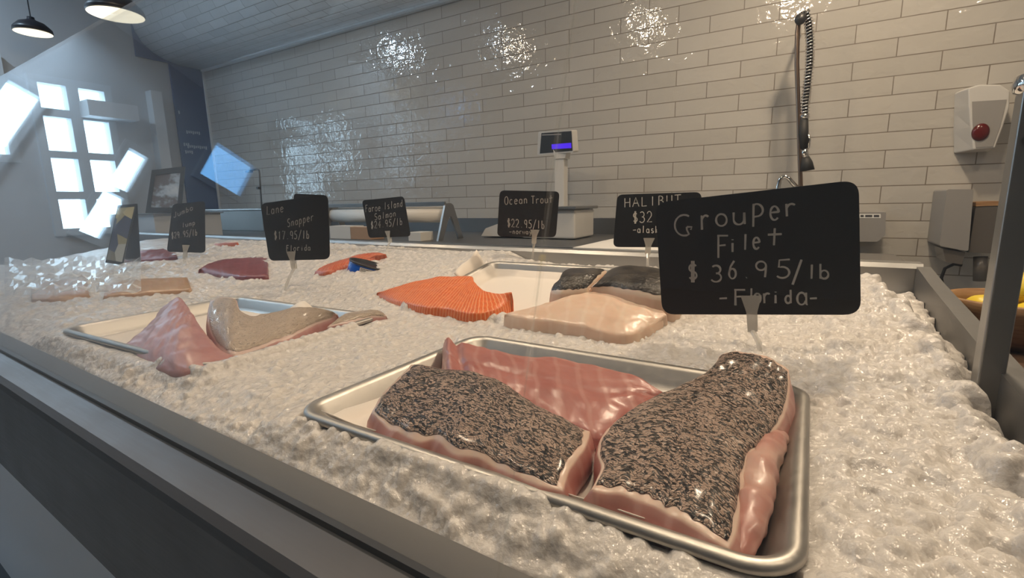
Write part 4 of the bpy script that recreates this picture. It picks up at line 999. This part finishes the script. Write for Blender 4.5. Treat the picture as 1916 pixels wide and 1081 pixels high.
# white cutting board
c4 = [oz(1072, 462, ZK+0.012), oz(1228, 466, ZK+0.012), oz(1300, 445, ZK+0.012), oz(1125, 442, ZK+0.012)]
bm = B(); cx = [c4[0].x, c4[1].x+0.02]; add_box(bm, ((cx[0]+0.10+0.02), 2.08, ZK+0.009), (0.52, 0.36, 0.018), bev=0.003)
bm.free()
p0 = oz(1072, 463, ZK+0.018); p1 = oz(1125, 443, ZK+0.018)
bm = B(); add_prism(bm, [Vector((p0.x, p0.y, ZK+0.0005)), Vector((p0.x+0.62, p0.y, ZK+0.0005)), Vector((p0.x+0.62, p1.y, ZK+0.0005)), Vector((p0.x, p1.y, ZK+0.0005))], (0, 0, 0.018))
tag(link('cutting_board', bm, M['board']), 'white plastic cutting board on the steel counter behind the halibut sign', 'cutting board')

# price scale with display pole
sy = 2.22
pb = oy(1000, 437, sy); a = oy(903, 437, sy); bR = oy(1077, 437, sy)
SZ = ZK+0.001; sw = bR.x-a.x
sc_ = empty('price_scale', (bR.x-0.16, sy, SZ), 'white shop scale with a blue lit display on a post, on the counter', 'scale')
bx = bR.x-0.15
zt_ = oy(1040, 392, sy).z
bm = B(); add_box(bm, (bx, sy+0.12, (SZ+zt_)/2+0.001), (0.30, 0.26, zt_-SZ-0.004), bev=0.012); wl('scale_body', bm, M['white_plastic'], sc_)
bm = B(); add_box(bm, (bx, sy+0.12, zt_+0.008), (0.33, 0.30, 0.014), bev=0.004); wl('weighing_plate', bm, M['steel'], sc_)
kx = a.x+0.02
bm = B(); add_prism(bm, [Vector((bx-0.13, sy+0.0, SZ+0.008)), Vector((bx-0.13, sy+0.0, zt_-0.02)), Vector((kx, sy+0.0, SZ+0.05)), Vector((kx-0.03, sy+0.0, SZ+0.008))], (0, 0.22, 0)); kb = wl('keyboard_wedge', bm, M['white_plastic'], sc_)
bm = B(); d1 = Vector((bx-0.14, sy+0.02, zt_-0.018)); d0 = Vector((kx+0.012, sy+0.02, SZ+0.054)); up_ = Vector((-(d1.z-d0.z), 0, d1.x-d0.x)).normalized()*0.002
bm.faces.new([bm.verts.new(p+up_) for p in (d0, d1, d1+Vector((0, 0.18, 0)), d0+Vector((0, 0.18, 0)))]); wl('keypad', bm, M['black_plastic'], sc_)
kp = bpy.data.objects['keypad']
for i in range(5):
    for j in range(5):
        p = d0.lerp(d1, 0.08+0.18*i)+Vector((0, 0.01+0.034*j, 0))+up_*1.2; e = (d1-d0).normalized()*0.02
        bm = B(); add_prism(bm, [p, p+e, p+e+Vector((0, 0.026, 0)), p+Vector((0, 0.026, 0))], up_*0.6); wl('key', bm, M['white_plastic'], kp)
px_ = oy(1050, 340, sy+0.2); ptop = oy(1052, 290, sy+0.2)
bm = B(); add_box(bm, (px_.x, sy+0.20, (zt_+ptop.z)/2+0.02), (0.055, 0.05, ptop.z-zt_+0.02), bev=0.004); wl('display_post', bm, M['white_plastic'], sc_)
D = [oy(x, y, sy+0.16) for x, y in ((1008, 246), (1071, 242), (1073, 285), (1005, 291))]
nd = Vector((-0.16, -0.97, -0.12)).normalized(); pd = D[0]
D = [opl(x, y, Vector((px_.x, sy+0.16, ptop.z+0.08)), nd) for x, y in ((1007, 246), (1070, 243), (1073, 285), (1005, 290))]
bm = B(); add_prism(bm, rounded_quad(D, 0.05), -nd*0.05); hd = wl('display_head', bm, M['white_plastic'], sc_)
S = [opl(x, y, D[0]+nd*0.0015, nd) for x, y in ((1013, 249), (1069, 245), (1071, 282), (1010, 287))]
bm = B(); add_prism(bm, S, -nd*0.0012); scr = wl('screen', bm, M['black_plastic'], hd)
S = [opl(x, y, D[0]+nd*0.0025, nd) for x, y in ((1032, 270), (1068.5, 267), (1069, 277), (1032.5, 279))]
bm = B(); add_prism(bm, S, -nd*0.0008); o = wl('readout', bm, M['lcd'], hd); o['label'] = 'glowing blue readout'
S = [opl(x, y, D[0]+nd*0.0025, nd) for x, y in ((1014, 251.5), (1050, 250), (1050, 252), (1014, 253.5))]
bm = B(); add_prism(bm, S, -nd*0.0008); wl('heading_strip', bm, M['grey_plastic'], hd)
bm = B(); add_prism(bm, [ptop+Vector((x, y, z)) for x, y, z in ((-0.045, -0.03, 0.06), (0.045, -0.03, 0.06), (0.03, -0.03, -0.02), (-0.03, -0.03, -0.02))], (0, 0.06, 0)); wl('neck', bm, M['white_plastic'], sc_)

# butcher paper roll on a steel cutter stand
ry = 2.05
rl, rr_ = oy(625, 392, ry), oy(838, 398, ry)
rz0 = oy(730, 402, ry).z
rs = empty('paper_roll_stand', ((rl.x+rr_.x)/2, ry, ZK), 'steel cutter stand holding a wide white paper roll on the counter', 'paper roll')
bm = B(); add_tube(bm, [Vector((rl.x, ry, rz0)), Vector((rr_.x-0.02, ry, rz0))], 0.042, 32); wl('paper_roll', bm, M['paper'], rs, True)
bm = B(); add_box(bm, ((rl.x+rr_.x)/2, ry-0.03, oy(730, 383, ry).z), (rr_.x-rl.x+0.02, 0.012, 0.022), bev=0.002); wl('cutter_bar', bm, M['steel'], rs)
for xx in (rl.x-0.012, rr_.x+0.004):
    bm = B()
    z1 = rz0+0.06
    add_prism(bm, [Vector((xx, ry-0.11, ZK)), Vector((xx, ry-0.07, ZK)), Vector((xx, ry-0.01, rz0-0.01)), Vector((xx, ry+0.01, rz0-0.01)), Vector((xx, ry+0.07, ZK)), Vector((xx, ry+0.11, ZK)), Vector((xx, ry+0.03, z1-0.01)), Vector((xx, ry+0.01, z1)), Vector((xx, ry-0.02, z1)), Vector((xx, ry-0.04, z1-0.012))], (0.012, 0, 0))
    wl('end_bracket', bm, M['steel'], rs)
bm = B(); add_tube(bm, [Vector((rl.x-0.01, ry, rz0)), Vector((rr_.x+0.01, ry, rz0))], 0.006, 10); wl('spindle', bm, M['chrome'], rs)
def carton(px0, px1, py0, py1, y, m, label, depth=0.14):
    a, c = oy(px0, py1, y), oy(px1, py0, y)
    bm = B(); add_box(bm, ((a.x+c.x)/2, y+depth/2, ZK+0.001+(c.z-a.z)/2), (c.x-a.x, depth, c.z-a.z), bev=0.001)
    root = tag(link('carton', bm, m), label, 'box', 'small boxes under the paper roll')
    bm = B(); add_box(bm, ((a.x+c.x)/2, y+depth/2, ZK+0.0015+(c.z-a.z)), ((c.x-a.x)*0.9, 0.03, 0.0006)); wl('tape', bm, M['label_white'], root)
    return root
carton(618, 655, 420, 443, 1.89, M['box_white'], 'low white box under the left of the paper roll', 0.10)
carton(656, 692, 422, 444, 1.89, M['cardboard'], 'brown cardboard box beside the white one under the paper roll', 0.10)
carton(764, 786, 424, 440, 1.89, M['box_white'], 'small white box right of the salmon sign under the paper roll', 0.10)

# grey sink cabinet at the far left of the counter
p0, p1 = oy(352, 395, 2.3), oy(490, 392, 2.3)
sk = empty('steel_sink', ((p0.x+p1.x)/2, 2.3, ZK), 'grey steel sink basin on the far left of the counter', 'sink')
bm = B(); add_box(bm, ((p0.x+p1.x)/2, 2.48, (ZK+p0.z)/2), (p1.x-p0.x, 0.36, p0.z-ZK), bev=0.006); wl('basin', bm, M['steel_dark'], sk)
bm = B(); add_box(bm, ((p0.x+p1.x)/2, 2.48, p0.z+0.008), (p1.x-p0.x+0.03, 0.39, 0.014), bev=0.003); wl('rim', bm, M['steel'], sk)
pt, pb_ = oy(484, 318, 2.55), oy(490, 392, 2.55); ph = oy(466, 319, 2.55)
fa = empty('thin_faucet', (pb_.x, 2.55, p0.z+0.015), 'thin dark faucet with a bent top in front of the tiles at left', 'faucet')
bm = B(); add_tube(bm, [(pb_.x, 2.55, p0.z+0.015), (pt.x+0.005, 2.55, pt.z-0.03), (pt.x, 2.55, pt.z), (pt.x-0.03, 2.55, pt.z+0.006), (ph.x, 2.55, ph.z)], 0.007, 10); wl('spout', bm, M['steel_dark'], fa, True)
bm = B(); add_box(bm, (ph.x, 2.55, ph.z-0.008), (0.07, 0.03, 0.018), bev=0.004); wl('spray_head', bm, M['black_plastic'], fa)
bm = B(); add_box(bm, (pt.x+0.004, 2.53, oy(483, 352, 2.55).z), (0.03, 0.03, 0.02), bev=0.004); wl('valve', bm, M['black_plastic'], fa)
# pre-rinse sprayer with spring hose
hy = 2.50
def W(px, py, y=hy): return oy(px, py, y)
fx = empty('spray_faucet', W(1500, 460), 'tall chrome pre rinse faucet with spring hose hanging before the tiles', 'faucet')
base = W(1505, 470); top = W(1496, 34)
bm = B(); add_tube(bm, [(base.x, hy, ZK), W(1498, 345), W(1494, 215), W(1491, 120), W(1492, 60), W(1496, 32), W(1502, 24)], [0.010, 0.009, 0.009, 0.0095, 0.0095, 0.0095, 0.009], 14); wl('riser', bm, M['brass_hose'], fx, True)
pts = [W(1502, 24), W(1508, 26), W(1513, 42), W(1516, 80), W(1515, 120), W(1511, 160), W(1507, 195), W(1506, 220)]
bm = B(); add_tube(bm, pts, 0.011, 12); wl('hose', bm, M['black_rubber'], fx, True)
# spring coil round the hose
dn = []
for i in range(len(pts)-1):
    for k in range(60): dn.append(pts[i].lerp(pts[i+1], k/60))
bm = B(); coil = []
Ltot = sum((b2-a).length for a, b2 in zip(dn, dn[1:])); s = 0
for i, p in enumerate(dn):
    d = (dn[min(i+1, len(dn)-1)]-dn[max(i-1, 0)]).normalized(); u = d.cross(Vector((0, 1, 0))).normalized(); v = d.cross(u)
    if i: s += (dn[i]-dn[i-1]).length
    a = 2*math.pi*34*s/Ltot
    coil.append(p+(u*math.cos(a)+v*math.sin(a))*0.0165)
add_tube(bm, coil, 0.0028, 6); wl('spring', bm, M['chrome'], fx, True)
bm = B(); add_tube(bm, [W(1506, 213), W(1505, 222)], 0.019, 16); wl('collar', bm, M['chrome'], fx, True)
bm = B(); add_tube(bm, [W(1504, 223), W(1503, 250), W(1504, 278)], [0.017, 0.020, 0.016], 16); gp = wl('grip', bm, M['black_rubber'], fx, True)
bm = B(); add_tube(bm, [W(1511, 248), W(1515, 262), W(1512, 278)], 0.006, 10); wl('lever', bm, M['chrome'], fx, True)
bm = B(); add_tube(bm, [W(1505, 277), W(1507, 294)], [0.014, 0.016], 16); wl('valve_body', bm, M['chrome'], fx, True)
bm = B(); add_tube(bm, [W(1507, 293), W(1509, 304), W(1510, 319)], [0.014, 0.023, 0.029], 18); wl('spray_head', bm, M['black_rubber'], fx, True)
bm = B(); add_tube(bm, [(W(1456, 360).x, hy, ZK), W(1456, 350), W(1459, 336), W(1467, 329), W(1475, 333), W(1490, 350)], 0.010, 12); wl('spout', bm, M['chrome'], fx, True)
bm = B(); add_lathe(bm, [(0.022, 0), (0.022, 0.012), (0.019, 0.018)], W(1498, 38)+Vector((0, -0.012, 0)), 20, (0, -1, 0)); wl('wall_clamp', bm, M['black_plastic'], fx, True)
bm = B(); add_tube(bm, [W(1497, 36), W(1497, 36)+Vector((0, YW-hy, 0))], 0.007, 10); wl('wall_bracket', bm, M['chrome'], fx)

# soap dispenser
yf = YW-0.11
so = empty('soap_dispenser', W(1845, 280, YW), 'white wall soap dispenser with grey front and dark red button', 'soap dispenser')
nf_ = Vector((0, -1, 0))
out = [W(x, y, yf) for x, y in ((1812, 165), (1832, 158), (1872, 158), (1890, 170), (1889, 200), (1876, 240), (1862, 277), (1822, 280), (1817, 240), (1813, 200))]
back = [W(x, y, yf) for x, y in ((1800, 165), (1820, 156), (1880, 156), (1896, 170), (1892, 200), (1878, 242), (1866, 280), (1798, 283), (1797, 240), (1798, 200))]
bm = B(); a = [bm.verts.new(p) for p in out]; c = [bm.verts.new(Vector((p.x*(YW/yf)-0.0-(p.x*(YW/yf)-p.x), YW-0.002, p.z))) for p in back]
bm.faces.new(a); bm.faces.new(c[::-1])
for i in range(len(a)): bm.faces.new((a[i], c[i], c[(i+1) % len(a)], a[(i+1) % len(a)]))
bmesh.ops.recalc_face_normals(bm, faces=bm.faces); bmesh.ops.bevel(bm, geom=bm.edges[:], offset=0.006, segments=3, profile=0.6, affect='EDGES'); wl('housing', bm, M['white_plastic'], so)
q = [W(x, y, yf-0.002) for x, y in ((1819, 190), (1884, 186), (1872, 235), (1858, 274), (1826, 276), (1820, 235))]
bm = B(); add_prism(bm, q, (0, 0.006, 0)); wl('front_cover', bm, M['grey_plastic'], so)
c = W(1835, 247, yf-0.003); bm = B(); add_lathe(bm, [(0.0, 0.010), (0.016, 0.008), (0.024, 0.004), (0.027, -0.002)][::-1], (0, 0, 0), 28)
for v in bm.verts: v.co = Vector((v.co.x*1.0, -v.co.z, v.co.y*1.25))+c
bmesh.ops.recalc_face_normals(bm, faces=bm.faces); wl('button', bm, M['red'], so, True, 'dark red oval button')

# paper towel dispenser below it
td = empty('towel_dispenser', W(1800, 480, YW), 'grey smoked plastic towel dispenser below the soap dispenser', 'towel dispenser')
yt = YW-0.22
q = [W(x, y, yt) for x, y in ((1772, 354), (1822, 354), (1812, 470), (1758, 460))]
bm = B(); add_prism(bm, rounded_quad(q, 0.05), (0, YW-yt-0.002, 0)); wl('cover', bm, M['grey_plastic'], td)
q = [W(x, y, yt+0.02) for x, y in ((1826, 386), (1880, 384), (1872, 475), (1812, 472))]
bm = B(); add_prism(bm, q, (0, 0.17, 0)); wl('side_module', bm, M['smoke_plastic'], td)
q = [W(x, y, yt+0.018) for x, y in ((1826, 378), (1880, 376), (1880, 384), (1826, 386))]
bm = B(); add_prism(bm, q, (0, 0.17, 0)); wl('top_strip', bm, M['wood'], td)
q = [W(x, y, yt+0.01) for x, y in ((1764, 465), (1806, 472), (1800, 495), (1770, 490))]
bm = B(); add_prism(bm, q, (0, 0.15, 0)); wl('chute', bm, M['smoke_plastic'], td)
bm = B(); add_tube(bm, [W(1835, 480, yt+0.06), W(1834, 525, yt+0.06)], 0.022, 16); wl('cup', bm, M['smoke_plastic'], td, True)
bm = B(); add_tube(bm, [W(1800, 496, 2.6), W(1785, 494, 2.6), W(1768, 502, 2.6), W(1761, 520, 2.6), W(1766, 545, 2.6), W(1776, 565, 2.6), W(1784, 582, 2.6), W(1790, 600, 2.6)], 0.006, 10)
tag(link('black_cable', bm, M['black_rubber'], None, True), 'looped black cable hanging under the towel dispenser', 'cable')

# grey label printer behind the grouper sign
yp = YW-0.12
lp = empty('label_printer', W(1635, 440, yp), 'grey box with a small white label on the tiled wall right of the grouper sign', 'printer')
q = [W(x, y, yp) for x, y in ((1585, 397), (1658, 397), (1656, 440), (1642, 452), (1585, 452))]
bm = B(); add_prism(bm, q, (0, YW-yp-0.002, 0)); wl('housing', bm, M['grey_plastic'], lp)
q = [W(x, y, yp-0.001) for x, y in ((1590, 400), (1648, 400), (1648, 408), (1590, 408))]
bm = B(); add_prism(bm, q, (0, 0.0012, 0)); lb = wl('label', bm, M['label_white'], lp)
bm = B()
for x0_, x1_ in ((1610, 1616), (1619, 1632), (1635, 1645)):
    q = [W(x, y, yp-0.0016) for x, y in ((x0_, 402), (x1_, 402), (x1_, 406), (x0_, 406))]; add_prism(bm, q, (0, 0.0005, 0))
wl('print', bm, M['label_ink'], lb)

# low hand sink cabinet behind the right corner of the case
q1 = oy(1706, 493, 1.75)
hs = empty('hand_sink', (q1.x-0.08, 1.9, 0), 'low steel hand sink behind the right corner of the case', 'sink')
bm = B(); add_box(bm, (q1.x-0.08, 1.9, q1.z-0.020), (0.16, 0.30, 0.035), bev=0.003); wl('rim', bm, M['smoke_plastic'], hs)
bm = B(); add_box(bm, (q1.x-0.08, 1.9, (q1.z-0.040)/2), (0.15, 0.28, q1.z-0.040), bev=0.004); wl('cabinet', bm, M['steel'], hs)

# wooden bowl of lemons on a dark shelf at the right
bc = Vector((0.375, 1.235, 0.885))
bm = B(); add_box(bm, (0.58, 1.05, 0.42), (0.62, 0.8, 0.84), bev=0.004); sh = tag(link('side_table', bm, M['dark_wood']), 'dark brown wooden table at the right end of the case', 'table')
bm = B(); add_box(bm, (0.58, 1.05, 0.85), (0.66, 0.82, 0.02), bev=0.003); wl('table_top', bm, M['dark_wood'], sh)
bc.z = 0.861
bm = B(); add_lathe(bm, [(0.0, 0.0), (0.07, 0.0), (0.10, 0.03), (0.112, 0.07), (0.114, 0.085), (0.108, 0.087), (0.104, 0.07), (0.09, 0.03), (0.0, 0.012)], bc, 40); tag(link('wooden_bowl', bm, M['wood'], None, True), 'round wooden bowl of lemons behind the steel post at right', 'bowl')
lem = None
spots = [(-0.058, -0.01, 0.06, 0.3), (0.0, -0.05, 0.06, 1.2), (0.05, 0.01, 0.06, 2.0), (-0.01, 0.055, 0.06, 0.8), (-0.005, -0.005, 0.105, 2.6), (0.045, -0.045, 0.10, 1.7)]
labs = ['yellow lemon at the left edge of the wooden bowl', 'yellow lemon at the near side of the wooden bowl', 'yellow lemon at the right side of the wooden bowl', 'yellow lemon at the back of the wooden bowl', 'yellow lemon on top of the pile in the bowl', 'yellow lemon on the near right of the pile in the bowl']
for k, (x, y, z, rz) in enumerate(spots):
    if lem is None:
        bm = B(); add_lathe(bm, [(0.0, -0.042), (0.006, -0.040), (0.012, -0.034), (0.024, -0.022), (0.030, -0.005), (0.030, 0.008), (0.022, 0.024), (0.011, 0.034), (0.006, 0.040), (0.0, 0.042)], (0, 0, 0), 28)
        lem = link('lemon', bm, M['lemon'], None, True); o = lem
    else:
        o = lem.copy(); COL.objects.link(o)
    o.location = bc+Vector((x, y, z)); o.rotation_euler = (1.35, 0.2, rz); tag(o, labs[k], 'lemon', 'lemons in the wooden bowl')
